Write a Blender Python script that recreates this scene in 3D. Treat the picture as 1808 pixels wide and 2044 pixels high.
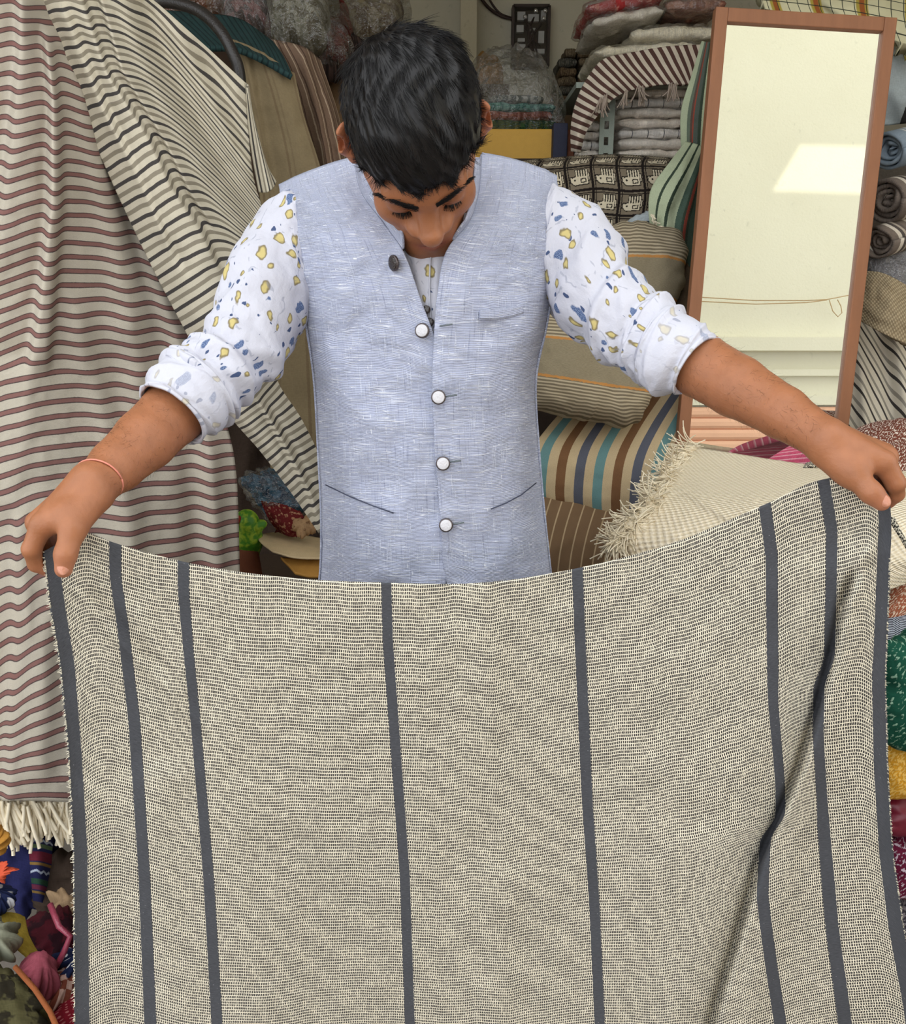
import bpy, math, random
import numpy as np
from mathutils import Vector, Matrix

for o in list(bpy.data.objects):
    bpy.data.objects.remove(o)
scene = bpy.context.scene
COL = scene.collection
# ------------------------------------------------------------------ camera
F = 1750.0; CX = 904.0; CY = 1022.0; ZC = 1.35
TH = math.radians(15.5); CT = math.cos(TH); ST = math.sin(TH)
cd = bpy.data.cameras.new('camera'); cd.sensor_fit = 'AUTO'; cd.sensor_width = 36.0
cd.lens = F / 2044.0 * 36.0; cd.clip_start = .02
cam = bpy.data.objects.new('camera', cd); COL.objects.link(cam)
cam.location = (0, 0, ZC); cam.rotation_euler = (math.pi / 2 - TH, 0, 0)
scene.camera = cam
# ------------------------------------------------------------------ sky, sun, exposure
world = bpy.data.worlds.new('sky'); scene.world = world; world.use_nodes = True
bg = world.node_tree.nodes['Background']
bg.inputs[0].default_value = (.93, .965, 1.0, 1); bg.inputs[1].default_value = 2.6
sl = bpy.data.lights.new('sun', 'SUN'); sl.energy = 2.6; sl.angle = math.radians(.6); sl.color = (1, .93, .8)
sun = bpy.data.objects.new('sun', sl); COL.objects.link(sun)
SUND = Vector((.05, -1, -.62)).normalized()
sun.rotation_euler = SUND.to_track_quat('-Z', 'Y').to_euler()
scene.view_settings.view_transform = 'Standard'; scene.view_settings.look = 'None'
scene.view_settings.gamma = 1; scene.view_settings.use_curve_mapping = False
scene.view_settings.exposure = 0.0

# ------------------------------------------------------------------ helpers
def at(px, py, Y):
    """real point seen at pixel (px, py) at the distance Y in front of the camera"""
    px = np.asarray(px, float); py = np.asarray(py, float); Y = np.asarray(Y, float)
    u = (px - CX) / F; v = (py - CY) / F
    dy = CT - v * ST; dz = -ST - v * CT
    t = Y / dy
    return np.stack([u * t, Y + 0 * t, ZC + dz * t], -1)
def A3(p): return at(p[0], p[1], p[2])

def srgb(c):
    out = []
    for x in c[:3]:
        x = x / 255.0
        out.append(x / 12.92 if x <= .04045 else ((x + .055) / 1.055) ** 2.4)
    return tuple(out) + (1.0,)

def tag(o, label, cat, group=None, kind=None):
    if label: o['label'] = label
    if cat: o['category'] = cat
    if group: o['group'] = group
    if kind: o['kind'] = kind
    return o
def empty(name, loc, label=None, cat=None, group=None):
    o = bpy.data.objects.new(name, None); COL.objects.link(o)
    o.location = loc; o.empty_display_size = .05
    return tag(o, label, cat, group)
def mesh(name, V, Fc, mat, parent=None, uv=None, smooth=True, cols=None):
    """one mesh object; V and everything else in world coordinates"""
    V = np.asarray(V, float)
    if parent is None: org = np.array([V[:, 0].mean(), V[:, 1].mean(), V[:, 2].min()])
    else: org = np.array([0., 0, 0])
    me = bpy.data.meshes.new(name)
    if isinstance(Fc, np.ndarray):
        n = len(Fc); k = Fc.shape[1]
        me.vertices.add(len(V)); me.vertices.foreach_set('co', (V - org).astype(np.float32).ravel())
        me.loops.add(n * k); me.loops.foreach_set('vertex_index', Fc.astype(np.int32).ravel())
        me.polygons.add(n); me.polygons.foreach_set('loop_start', np.arange(0, n * k, k, dtype=np.int32))
        me.update(calc_edges=True)
    else:
        me.from_pydata([tuple(v) for v in (V - org)], [], Fc)
    if uv is not None:
        uv = np.asarray(uv, np.float32)
        li = np.zeros(len(me.loops), np.int32); me.loops.foreach_get('vertex_index', li)
        l = me.uv_layers.new(name='uv'); l.data.foreach_set('uv', uv[li].ravel())
    if cols is not None:
        c = np.ones((len(V), 4), np.float32); c[:, :3] = cols
        a = me.color_attributes.new('tint', 'FLOAT_COLOR', 'POINT'); a.data.foreach_set('color', c.ravel())
    me.polygons.foreach_set('use_smooth', np.full(len(me.polygons), smooth, bool))
    me.update()
    o = bpy.data.objects.new(name, me); COL.objects.link(o)
    if mat: me.materials.append(mat)
    o.location = org
    if parent is not None:
        o.parent = parent; o.matrix_parent_inverse = Matrix.Translation(parent.location).inverted() if parent.parent is None else Matrix()
    return o
def merge(parts):
    """list of (V, faces list/array[, uv]) -> one"""
    Vs, Fs, Us, k = [], [], [], 0
    for p in parts:
        Vs.append(np.asarray(p[0])); f = np.asarray(p[1]) + k; Fs.append(f); k += len(p[0])
        if len(p) > 2: Us.append(p[2])
    return np.concatenate(Vs), np.concatenate(Fs), (np.concatenate(Us) if Us else None)
def grid_faces(nv, nu, wrap=False):
    i, j = np.meshgrid(np.arange(nv - 1), np.arange(nu if wrap else nu - 1), indexing='ij')
    j2 = (j + 1) % nu
    return np.stack([i * nu + j, i * nu + j2, (i + 1) * nu + j2, (i + 1) * nu + j], -1).reshape(-1, 4)
def cr1(a, n):
    """Catmull-Rom along axis 0"""
    a = np.asarray(a, float); m = len(a)
    if m == 1: return np.repeat(a, n, 0)
    t = np.linspace(0, m - 1, n); i = np.minimum(t.astype(int), m - 2); f = (t - i).reshape((-1,) + (1,) * (a.ndim - 1))
    p0 = np.where((i - 1 >= 0).reshape(f.shape), a[np.maximum(i - 1, 0)], 2 * a[i] - a[i + 1]); p1 = a[i]; p2 = a[i + 1]
    p3 = np.where((i + 2 < m).reshape(f.shape), a[np.minimum(i + 2, m - 1)], 2 * a[i + 1] - a[i])
    return .5 * (2 * p1 + (p2 - p0) * f + (2 * p0 - 5 * p1 + 4 * p2 - p3) * f ** 2 + (3 * p1 - p0 - 3 * p2 + p3) * f ** 3)
def cr2(c, nv, nu):
    c = np.asarray(c, float)
    g = cr1(c, nv)
    return np.swapaxes(cr1(np.swapaxes(g, 0, 1), nu), 0, 1)
def _h(i, j, s):
    x = np.sin(i * 127.1 + j * 311.7 + s * 74.7) * 43758.5453
    return x - np.floor(x)
def vn(x, y, s=0):
    x = np.asarray(x, float); y = np.asarray(y, float)
    i = np.floor(x); j = np.floor(y); f = x - i; g = y - j
    f = f * f * (3 - 2 * f); g = g * g * (3 - 2 * g)
    return ((_h(i, j, s) * (1 - f) + _h(i + 1, j, s) * f) * (1 - g) + (_h(i, j + 1, s) * (1 - f) + _h(i + 1, j + 1, s) * f) * g) * 2 - 1
def fbm(x, y, s=0, o=3):
    r = 0; a = 1
    for k in range(o): r = r + a * vn(x * 2 ** k + 3.1 * k, y * 2 ** k + 1.7 * k, s + k); a *= .5
    return r
def folds_disp(PX, PY, folds):
    """folds: (kind, [(x, y)...], width px, amp m) a ridge / step running mainly down the picture of the cloth"""
    D = np.zeros_like(PX)
    for k, pl, w, a in folds:
        pl = np.asarray(pl, float); xs = np.interp(PY, pl[:, 1], pl[:, 0])
        fade = np.clip((PY - pl[0, 1]) / 60 + .0, 0, 1) * np.clip((pl[-1, 1] - PY) / 60, 0, 1)
        fade = fade * fade * (3 - 2 * fade)
        d = (PX - xs) / w
        if k == 'r': D -= a * np.exp(-d * d) * fade
        elif k == 's': D -= a * (np.tanh(d * 2) * np.exp(-np.abs(d) * .5)) * fade
        elif k == 'w': D -= a * np.cos(np.clip(d, -1.5, 1.5) * math.pi * 2) * np.exp(-d * d) * fade
    return D
def vnormals(P, wrapu=False):
    du = np.gradient(P, axis=1); dv = np.gradient(P, axis=0)
    if wrapu:
        du = (np.roll(P, -1, 1) - np.roll(P, 1, 1)) / 2
    n = np.cross(du, dv); return n / (np.linalg.norm(n, axis=-1, keepdims=True) + 1e-12)
def slab(P, UV, thick, mat, name, parent, cols=None):
    """grid P (nv,nu,3) given thickness; back side away from the camera"""
    nv, nu = P.shape[:2]; N = vnormals(P)
    c = P.mean((0, 1)); cm = N.mean((0, 1))
    if np.dot(cm, np.array([0, 0, ZC]) - c) < 0: N = -N; flip = True
    else: flip = False
    Q = P - N * thick
    f = grid_faces(nv, nu)
    n0 = nv * nu
    idx = np.arange(n0).reshape(nv, nu)
    rim = np.concatenate([idx[0, :], idx[1:, -1], idx[-1, -2::-1], idx[-2:0:-1, 0]])
    r2 = np.roll(rim, -1)
    rf = np.stack([rim, rim + n0, r2 + n0, r2], -1)
    fr = f if flip is False else f[:, ::-1]
    # du x dv points towards the camera when not flipped
    faces = np.concatenate([fr, fr[:, ::-1] + n0, rf if not flip else rf[:, ::-1]])
    V = np.concatenate([P.reshape(-1, 3), Q.reshape(-1, 3)]); uv = np.concatenate([UV.reshape(-1, 2)] * 2)
    if cols is not None: cols = np.concatenate([cols.reshape(-1, 3)] * 2)
    return mesh(name, V, faces, mat, parent, uv, True, cols)
def sheet(name, ctrl, mat, parent=None, nu=60, nv=60, thick=.004, uval=None, vval=None, folds=(), wr=(0, 30, 0), kuv=0., kuu=0., ret=False, colf=None):
    ctrl = np.asarray(ctrl, float); R, C = ctrl.shape[:2]
    G = cr2(ctrl, nv, nu); W = at(ctrl[..., 0], ctrl[..., 1], ctrl[..., 2])
    if uval is None:
        d = np.linalg.norm(np.diff(W, axis=1), axis=-1).mean(0); uval = np.concatenate([[0], np.cumsum(d)])
    if vval is None:
        d = np.linalg.norm(np.diff(W, axis=0), axis=-1).mean(1); vval = np.concatenate([[0], np.cumsum(d)])
    U = np.broadcast_to(cr1(np.asarray(uval, float), nu)[None, :], (nv, nu)).copy()
    Vv = np.broadcast_to(cr1(np.asarray(vval, float), nv)[:, None], (nv, nu)).copy()
    D = folds_disp(G[..., 0], G[..., 1], folds)
    if wr[0]: D = D + wr[0] * fbm(G[..., 0] / wr[1], G[..., 1] / wr[1], wr[2])
    P = at(G[..., 0], G[..., 1], G[..., 2] + D)
    Vv = Vv + kuv * D; U = U + kuu * D
    if ret: return P, np.stack([U, Vv], -1)
    cols = colf(U, Vv) if colf else None
    return slab(P, np.stack([U, Vv], -1), thick, mat, name, parent, cols)
def tube(path, rad, n=8, closed_ends=True):
    """V, F of a round tube along world points"""
    path = np.asarray(path, float); m = len(path); rad = np.broadcast_to(np.asarray(rad, float), (m,))
    T = np.gradient(path, axis=0); T /= np.linalg.norm(T, axis=1, keepdims=True) + 1e-12
    up = np.array([0, 0, 1.]) if abs(T[0][2]) < .9 else np.array([1., 0, 0])
    V = []
    a = np.linspace(0, 2 * math.pi, n, endpoint=False)
    nrm = np.cross(T[0], up); nrm /= np.linalg.norm(nrm)
    for i in range(m):
        nrm = nrm - T[i] * np.dot(nrm, T[i]); nrm /= np.linalg.norm(nrm) + 1e-12
        b = np.cross(T[i], nrm)
        V.append(path[i] + rad[i] * (np.cos(a)[:, None] * nrm + np.sin(a)[:, None] * b))
    V = np.concatenate(V); f = grid_faces(m, n, True)
    if closed_ends:
        V = np.concatenate([V, path[:1], path[-1:]])
        k = np.arange(n); k2 = (k + 1) % n; c0 = m * n; c1 = c0 + 1; e = (m - 1) * n
        f = np.concatenate([f, np.stack([k2, k, np.full(n, c0), np.full(n, c0)], -1), np.stack([e + k, e + k2, np.full(n, c1), np.full(n, c1)], -1)])
    uv = np.zeros((len(V), 2))
    return V, f, uv
def clean_quads(f):
    """quads whose last two corners coincide -> python list with triangles"""
    return [tuple(q[:3]) if q[2] == q[3] else tuple(q) for q in f.tolist()]
def tube_obj(name, path, rad, mat, parent=None, n=10):
    V, f, uv = tube(path, rad, n)
    return mesh(name, V, clean_quads(f), mat, parent, uv)
def tube_sil(name, st, mat, parent=None, nu=56, nv=90, dr=.9, disp=None, thick=.0, uvo=(0, 0)):
    """tube through stations (ax, ay, bx, by, Y): the two outline points at each station"""
    st = np.asarray(st, float); G = cr1(st, nv)
    a = at(G[:, 0], G[:, 1], G[:, 4]); b = at(G[:, 2], G[:, 3], G[:, 4])
    c = (a + b) / 2; h = (a - b) / 2; r = np.linalg.norm(h, axis=1, keepdims=True)
    ax = np.gradient(c, axis=0); ax /= np.linalg.norm(ax, axis=1, keepdims=True)
    e1 = h / r; dep = np.cross(ax, e1); dep /= np.linalg.norm(dep, axis=1, keepdims=True)
    e1 = np.cross(dep, ax)
    e1 = e1 * np.sign((e1 * h).sum(1, keepdims=True))
    ang = np.linspace(0, 2 * math.pi, nu, endpoint=False)
    L = np.concatenate([[0], np.cumsum(np.linalg.norm(np.diff(c, axis=0), axis=1))])
    rr = np.ones((nv, nu))
    if disp is not None: rr = rr + disp(np.linspace(0, 1, nv)[:, None], ang[None, :]) / r
    P = c[:, None] + (np.cos(ang)[None, :, None] * h[:, None] + np.sin(ang)[None, :, None] * dep[:, None] * r[:, None] * dr) * rr[..., None]
    uu = np.where(ang > math.pi, 2 * math.pi - ang, ang)  # mirrored round the back so that there is no seam
    U = uu[None, :] * r.mean() + uvo[0] + 0 * L[:, None]; Vv = L[:, None] + uvo[1] + 0 * ang[None, :]
    V = P.reshape(-1, 3); f = grid_faces(nv, nu, True); UV = np.stack([U, Vv], -1).reshape(-1, 2)
    if thick:
        ctr = np.repeat(c[:, None], nu, 1)
        Q = (P - (P - ctr) / (np.linalg.norm(P - ctr, axis=-1, keepdims=True)) * thick).reshape(-1, 3)
        k = nv * nu; j = np.arange(nu); j2 = (j + 1) % nu; e = (nv - 1) * nu
        rims = np.concatenate([np.stack([j, j2, j2 + k, j + k], -1), np.stack([e + j, e + j2, e + j2 + k, e + j + k], -1)])
        V = np.concatenate([V, Q]); f = np.concatenate([f, f[:, ::-1] + k, rims]); UV = np.concatenate([UV, UV])
    return mesh(name, V, f, mat, parent, UV)
def pillow_geo(quad, thick, a=2.5, b=.5, rnd=.3, wr=.004, ws=25, seed=0, n=30, back=1., pinch=0., layers=0, world=False, sag=0.):
    q = np.array(quad, float) if world else np.array([A3(p) for p in quad])   # tl, tr, br, bl
    s = np.linspace(-1, 1, n)
    # denser near the rim
    s = np.sin(s * math.pi / 2) * .5 + s * .5
    S, T = np.meshgrid(s, s)
    x = S * np.sqrt(1 - rnd * T * T / 2) * (1 - pinch * (1 - T * T)); y = T * np.sqrt(1 - rnd * S * S / 2) * (1 - pinch * (1 - S * S))
    x = x / math.sqrt(1 - 0 * rnd); 
    fu = (x + 1) / 2; fv = (y + 1) / 2
    base = (q[0] * (1 - fu[..., None]) + q[1] * fu[..., None]) * (1 - fv[..., None]) + (q[3] * (1 - fu[..., None]) + q[2] * fu[..., None]) * fv[..., None]
    ex = (q[1] + q[2] - q[0] - q[3]) / 2; ey = (q[3] + q[2] - q[0] - q[1]) / 2
    nn = np.cross(ex, ey); nn /= np.linalg.norm(nn)
    if np.dot(nn, np.array([0, 0, ZC]) - q.mean(0)) < 0: nn = -nn
    h = np.maximum((1 - np.abs(S) ** a) * (1 - np.abs(T) ** a), 0) ** b
    w, hh = np.linalg.norm(ex), np.linalg.norm(ey)
    nz = fbm(S * w * ws, T * hh * ws, seed); nz2 = fbm(S * w * ws + 9, T * hh * ws + 5, seed + 9)
    up = thick * .5 * h + wr * nz * h ** .5
    dn = thick * .5 * back * h + wr * nz2 * h ** .5
    Pf = base + nn * up[..., None]; Pb = base - nn * dn[..., None]
    edge = wr * 1.5 * fbm(np.arctan2(T, S) * 4, S * 0 + seed, seed + 3)
    cen = q.mean(0); dirc = (base - cen); dirc /= (np.linalg.norm(dirc, axis=-1, keepdims=True) + 1e-6)
    rimw = np.maximum(np.abs(S), np.abs(T)) ** 3
    Pf += dirc * (edge * rimw)[..., None]; Pb += dirc * (edge * rimw)[..., None]
    if sag: Pf[..., 2] -= sag * (1 - h); Pb[..., 2] -= sag * (1 - h)
    UV = np.stack([(S + 1) / 2 * w, (T + 1) / 2 * hh], -1)
    f = grid_faces(n, n); k = n * n
    idx = np.arange(k).reshape(n, n)
    rim = np.concatenate([idx[0, :-1], idx[:-1, -1], idx[-1, :0:-1], idx[:0:-1, 0]])
    fb = f + k
    # weld rims
    mp = np.arange(2 * k); mp[rim + k] = rim
    fs = np.concatenate([f, mp[fb][:, ::-1]])
    if np.dot(np.cross(ex, ey), nn) < 0: fs = fs[:, ::-1]
    return np.concatenate([Pf.reshape(-1, 3), Pb.reshape(-1, 3)]), fs, np.concatenate([UV.reshape(-1, 2)] * 2)
def pillow(name, quad, thick, mat, parent=None, **k):
    V, f, uv = pillow_geo(quad, thick, **k)
    used = np.unique(f); mp = np.zeros(len(V), int); mp[used] = np.arange(len(used))
    return mesh(name, V[used], mp[f], mat, parent, uv[used])
def box_geo(c, s, R=None):
    c = np.asarray(c, float); s = np.asarray(s, float) / 2
    v = np.array([[x, y, z] for x in (-1, 1) for y in (-1, 1) for z in (-1, 1)], float) * s
    if R is not None: v = v @ np.asarray(R).T
    f = np.array([[0, 1, 3, 2], [4, 6, 7, 5], [0, 4, 5, 1], [2, 3, 7, 6], [0, 2, 6, 4], [1, 5, 7, 3]])
    return v + c, f, np.stack([v[:, 0] + v[:, 1], v[:, 2]], -1)
def box(name, c, s, mat, parent=None, R=None, bevel=0.):
    V, f, uv = box_geo(c, s, R)
    o = mesh(name, V, f, mat, parent, uv, smooth=False)
    if bevel:
        m = o.modifiers.new('bevel', 'BEVEL'); m.width = bevel; m.segments = 2
    return o
def strands(roots, dirs, lens, rad, grav=0., curl=.0, seg=4, seed=0, sides=3, taper=True, bend=None):
    """many thin tubes as one geometry"""
    roots = np.asarray(roots, float); n = len(roots); dirs = np.asarray(dirs, float)
    dirs = dirs / (np.linalg.norm(dirs, axis=1, keepdims=True) + 1e-9)
    lens = np.broadcast_to(np.asarray(lens, float), (n,)); rng = np.random.default_rng(seed)
    P = [roots]; d = dirs.copy(); cv = rng.normal(0, curl, (n, 3)) + (0 if bend is None else bend)
    for i in range(seg):
        d = d + cv / seg + np.array([0, 0, -grav]) / seg; d /= np.linalg.norm(d, axis=1, keepdims=True)
        P.append(P[-1] + d * (lens / seg)[:, None])
    P = np.stack(P, 1); T = np.gradient(P, axis=1); T /= np.linalg.norm(T, axis=-1, keepdims=True) + 1e-12
    ref = np.array([.3, .5, .81]); a = np.cross(T, ref); a /= np.linalg.norm(a, axis=-1, keepdims=True) + 1e-9; b = np.cross(T, a)
    V = []
    tp = np.linspace(1, .25, seg + 1) if taper else np.ones(seg + 1)
    for k in range(sides):
        an = 2 * math.pi * k / sides
        V.append(P + (math.cos(an) * a + math.sin(an) * b) * rad * tp[None, :, None])
    V = np.stack(V, 2).reshape(-1, 3)   # n, seg+1, sides
    base = (np.arange(n) * (seg + 1) * sides)[:, None, None]
    i = np.arange(seg)[None, :, None]; k = np.arange(sides)[None, None, :]; k2 = (k + 1) % sides
    f = np.stack(np.broadcast_arrays(base + i * sides + k, base + i * sides + k2, base + (i + 1) * sides + k2, base + (i + 1) * sides + k), -1).reshape(-1, 4)
    return V, f, np.zeros((len(V), 2))

# ------------------------------------------------------------------ materials
class NT:
    def __init__(s, name):
        s.m = bpy.data.materials.new(name); s.m.use_nodes = True; s.t = s.m.node_tree; s.t.nodes.clear()
        s.out = s.t.nodes.new('ShaderNodeOutputMaterial')
    def put(s, sock, v):
        if isinstance(v, bpy.types.NodeSocket): s.t.links.new(v, sock)
        elif isinstance(v, (tuple, list)) and sock.type == 'RGBA': sock.default_value = tuple(v) if len(v) == 4 else tuple(v) + (1,)
        else: sock.default_value = v
    def node(s, typ, ins=None, **props):
        n = s.t.nodes.new(typ)
        for k, v in props.items(): setattr(n, k, v)
        for k, v in (ins or {}).items(): s.put(n.inputs[k], v)
        return n
    def math(s, op, a, b=None, c=None):
        n = s.node('ShaderNodeMath', operation=op); s.put(n.inputs[0], a)
        if b is not None: s.put(n.inputs[1], b)
        if c is not None: s.put(n.inputs[2], c)
        return n.outputs[0]
    def mix(s, f, a, b, blend='MIX'):
        n = s.node('ShaderNodeMix', data_type='RGBA', blend_type=blend)
        s.put(n.inputs[0], f); s.put(n.inputs[6], a); s.put(n.inputs[7], b); return n.outputs[2]
    def uv(s):
        if not hasattr(s, '_uv'):
            n = s.node('ShaderNodeUVMap'); n.uv_map = 'uv'; x = s.node('ShaderNodeSeparateXYZ', {0: n.outputs[0]})
            s._uv = (x.outputs[0], x.outputs[1], n.outputs[0])
        return s._uv
    def vec(s, x, y, z=0.): return s.node('ShaderNodeCombineXYZ', {0: x, 1: y, 2: z}).outputs[0]
    def noise(s, vec, scale, detail=2., rough=.5, dim='3D'):
        n = s.node('ShaderNodeTexNoise', {'Scale': scale, 'Detail': detail, 'Roughness': rough}, noise_dimensions=dim)
        if vec is not None: s.put(n.inputs['Vector'], vec)
        return n.outputs[0]
    def ramp(s, fac, stops, interp='LINEAR'):
        n = s.node('ShaderNodeValToRGB', {0: fac}); r = n.color_ramp; r.interpolation = interp
        while len(r.elements) > 1: r.elements.remove(r.elements[0])
        r.elements[0].position = stops[0][0]; r.elements[0].color = stops[0][1]
        for p, c in stops[1:]: e = r.elements.new(p); e.color = c
        return n.outputs[0]
    def step(s, x, a, b):
        n = s.node('ShaderNodeMapRange', {0: x, 1: a, 2: b}, interpolation_type='SMOOTHSTEP'); return n.outputs[0]
    def obj(s): return s.node('ShaderNodeTexCoord').outputs['Object']
    def pbsdf(s, col, rough=.85, spec=.25, bump=None, bdist=.001, **k):
        p = s.node('ShaderNodeBsdfPrincipled', {'Base Color': col, 'Roughness': rough, 'Specular IOR Level': spec})
        for kk, v in k.items(): s.put(p.inputs[kk.replace('_', ' ')], v)
        if bump is not None:
            b = s.node('ShaderNodeBump', {'Strength': 1.0, 'Distance': bdist, 'Height': bump}); s.t.links.new(b.outputs[0], p.inputs['Normal'])
        s.t.links.new(p.outputs[0], s.out.inputs[0]); return p
BW = (1, 1, 1, 1)
def g4(v): return (v, v, v, 1)
def plain(name, c, rough=.8, spec=.25, var=.15, scale=60, metal=0., bd=.0008):
    n = NT(name); o = n.obj(); z = n.noise(o, scale, 3)
    c = srgb(c); col = n.mix(z, tuple(x * (1 - var) for x in c[:3]) + (1,), tuple(min(1, x * (1 + var)) for x in c[:3]) + (1,))
    n.pbsdf(col, rough, spec, bump=n.noise(o, scale * 6, 2), bdist=bd, Metallic=metal); return n.m
def thread_noise(n, k=.16, su=400., sv=90.):
    u, v, w = n.uv()
    a = n.noise(n.vec(n.math('MULTIPLY', u, su), n.math('MULTIPLY', v, sv)), 1., 1.)
    b = n.noise(n.vec(n.math('MULTIPLY', u, sv), n.math('MULTIPLY', v, su)), 1., 1.)
    t = n.math('ADD', a, b)
    return n.node('ShaderNodeMapRange', {0: t, 1: .5, 2: 1.5, 3: 1 - k * 2, 4: 1 + k}).outputs[0]
def stripes(name, axis, period, bands, wob=.04, k=.16, rough=.9, offset=0., soft=None):
    """bands: [(start fraction, colour)...] repeated along u or v"""
    n = NT(name); u, v, w = n.uv(); c = u if axis == 'u' else v; o = v if axis == 'u' else u
    x = n.math('ADD', n.math('MULTIPLY', c, 1 / period), offset)
    nz = n.noise(n.vec(n.math('MULTIPLY', u, 300), n.math('MULTIPLY', v, 300)), 1., 2.)
    x = n.math('ADD', x, n.math('MULTIPLY', n.math('SUBTRACT', nz, .5), wob))
    fr = n.math('FRACT', x)
    col = n.ramp(fr, [(p, srgb(cc)) for p, cc in bands], 'CONSTANT')
    tn = thread_noise(n, k)
    col = n.mix(1., col, n.node('ShaderNodeCombineColor', {0: tn, 1: tn, 2: tn}).outputs[0], 'MULTIPLY')
    n.pbsdf(col, rough, .15, bump=tn, bdist=.0007); return n.m
def woven(name, c1, c2, su=250., sv=250., mode='tweed', rough=.92, thr=.5):
    """two coloured yarns"""
    n = NT(name); u, v, w = n.uv(); U = n.math('MULTIPLY', u, su); V = n.math('MULTIPLY', v, sv)
    if mode == 'tweed':
        m = n.step(n.noise(n.vec(n.math('ADD', U, n.math('MULTIPLY', V, .6)), n.math('SUBTRACT', n.math('MULTIPLY', V, .45), n.math('MULTIPLY', U, .2))), 1., 1.5), thr - .04, thr + .04)
    elif mode == 'check':
        m = n.math('MULTIPLY', n.math('SIGN', n.math('SINE', U)), n.math('SIGN', n.math('SINE', V))); m = n.math('ADD', n.math('MULTIPLY', m, .5), .5)
    elif mode == 'herring':
        z = n.math('PINGPONG', U, 3.0); m = n.step(n.math('FRACT', n.math('ADD', n.math('MULTIPLY', z, .5), V)), .45, .55)
    elif mode == 'dots':
        a = n.math('SUBTRACT', n.math('FRACT', U), .5); b = n.math('SUBTRACT', n.math('FRACT', V), .5)
        d = n.math('SQRT', n.math('ADD', n.math('MULTIPLY', a, a), n.math('MULTIPLY', b, b))); m = n.step(d, .26, .2)
    elif mode == 'basket':
        a = n.math('SINE', U); b = n.math('SINE', V); m = n.step(n.math('MULTIPLY', a, b), -.3, .5)
    elif mode == 'blotch':
        m = n.step(n.noise(n.vec(U, V), 1., 3.), thr - .03, thr + .03)
    tn = thread_noise(n, .14)
    col = n.mix(m, srgb(c1), srgb(c2))
    col = n.mix(1., col, n.node('ShaderNodeCombineColor', {0: tn, 1: tn, 2: tn}).outputs[0], 'MULTIPLY')
    n.pbsdf(col, rough, .15, bump=m, bdist=.0008); return n.m
def cloth_plain(name, c, k=.14, rough=.9, spec=.15):
    n = NT(name); tn = thread_noise(n, k)
    col = n.mix(1., srgb(c), n.node('ShaderNodeCombineColor', {0: tn, 1: tn, 2: tn}).outputs[0], 'MULTIPLY')
    n.pbsdf(col, rough, spec, bump=tn, bdist=.0006); return n.m
def vcol(name, rough=.9, spec=.15, k=.1):
    n = NT(name); a = n.node('ShaderNodeVertexColor', layer_name='tint'); tn = thread_noise(n, k)
    col = n.mix(1., a.outputs[0], n.node('ShaderNodeCombineColor', {0: tn, 1: tn, 2: tn}).outputs[0], 'MULTIPLY')
    n.pbsdf(col, rough, spec, bump=tn, bdist=.0005); return n.m
def plastic_film():
    n = NT('clear plastic film'); o = n.obj()
    fr = n.node('ShaderNodeFresnel', {'IOR': 1.36})
    z = n.noise(o, 38, 4, .6); z2 = n.noise(o, 120, 2)
    bmp = n.node('ShaderNodeBump', {'Strength': 1., 'Distance': .022, 'Height': n.math('ADD', z, n.math('MULTIPLY', z2, .25))})
    n.t.links.new(bmp.outputs[0], fr.inputs['Normal'])
    gl = n.node('ShaderNodeBsdfGlossy', {'Color': (1, 1, 1, 1), 'Roughness': .08, 'Normal': bmp.outputs[0]})
    tr = n.node('ShaderNodeBsdfTransparent', {'Color': (.985, .985, .98, 1)})
    df = n.node('ShaderNodeBsdfDiffuse', {'Color': (.85, .85, .84, 1)})
    a = n.node('ShaderNodeMixShader', {0: .02, 1: tr.outputs[0], 2: df.outputs[0]})
    f2 = n.math('MINIMUM', n.math('ADD', n.math('MULTIPLY', fr.outputs[0], .8), .08), .6)
    b = n.node('ShaderNodeMixShader', {0: f2, 1: a.outputs[0], 2: gl.outputs[0]})
    n.t.links.new(b.outputs[0], n.out.inputs[0]); return n.m
FILM = plastic_film()

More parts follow.
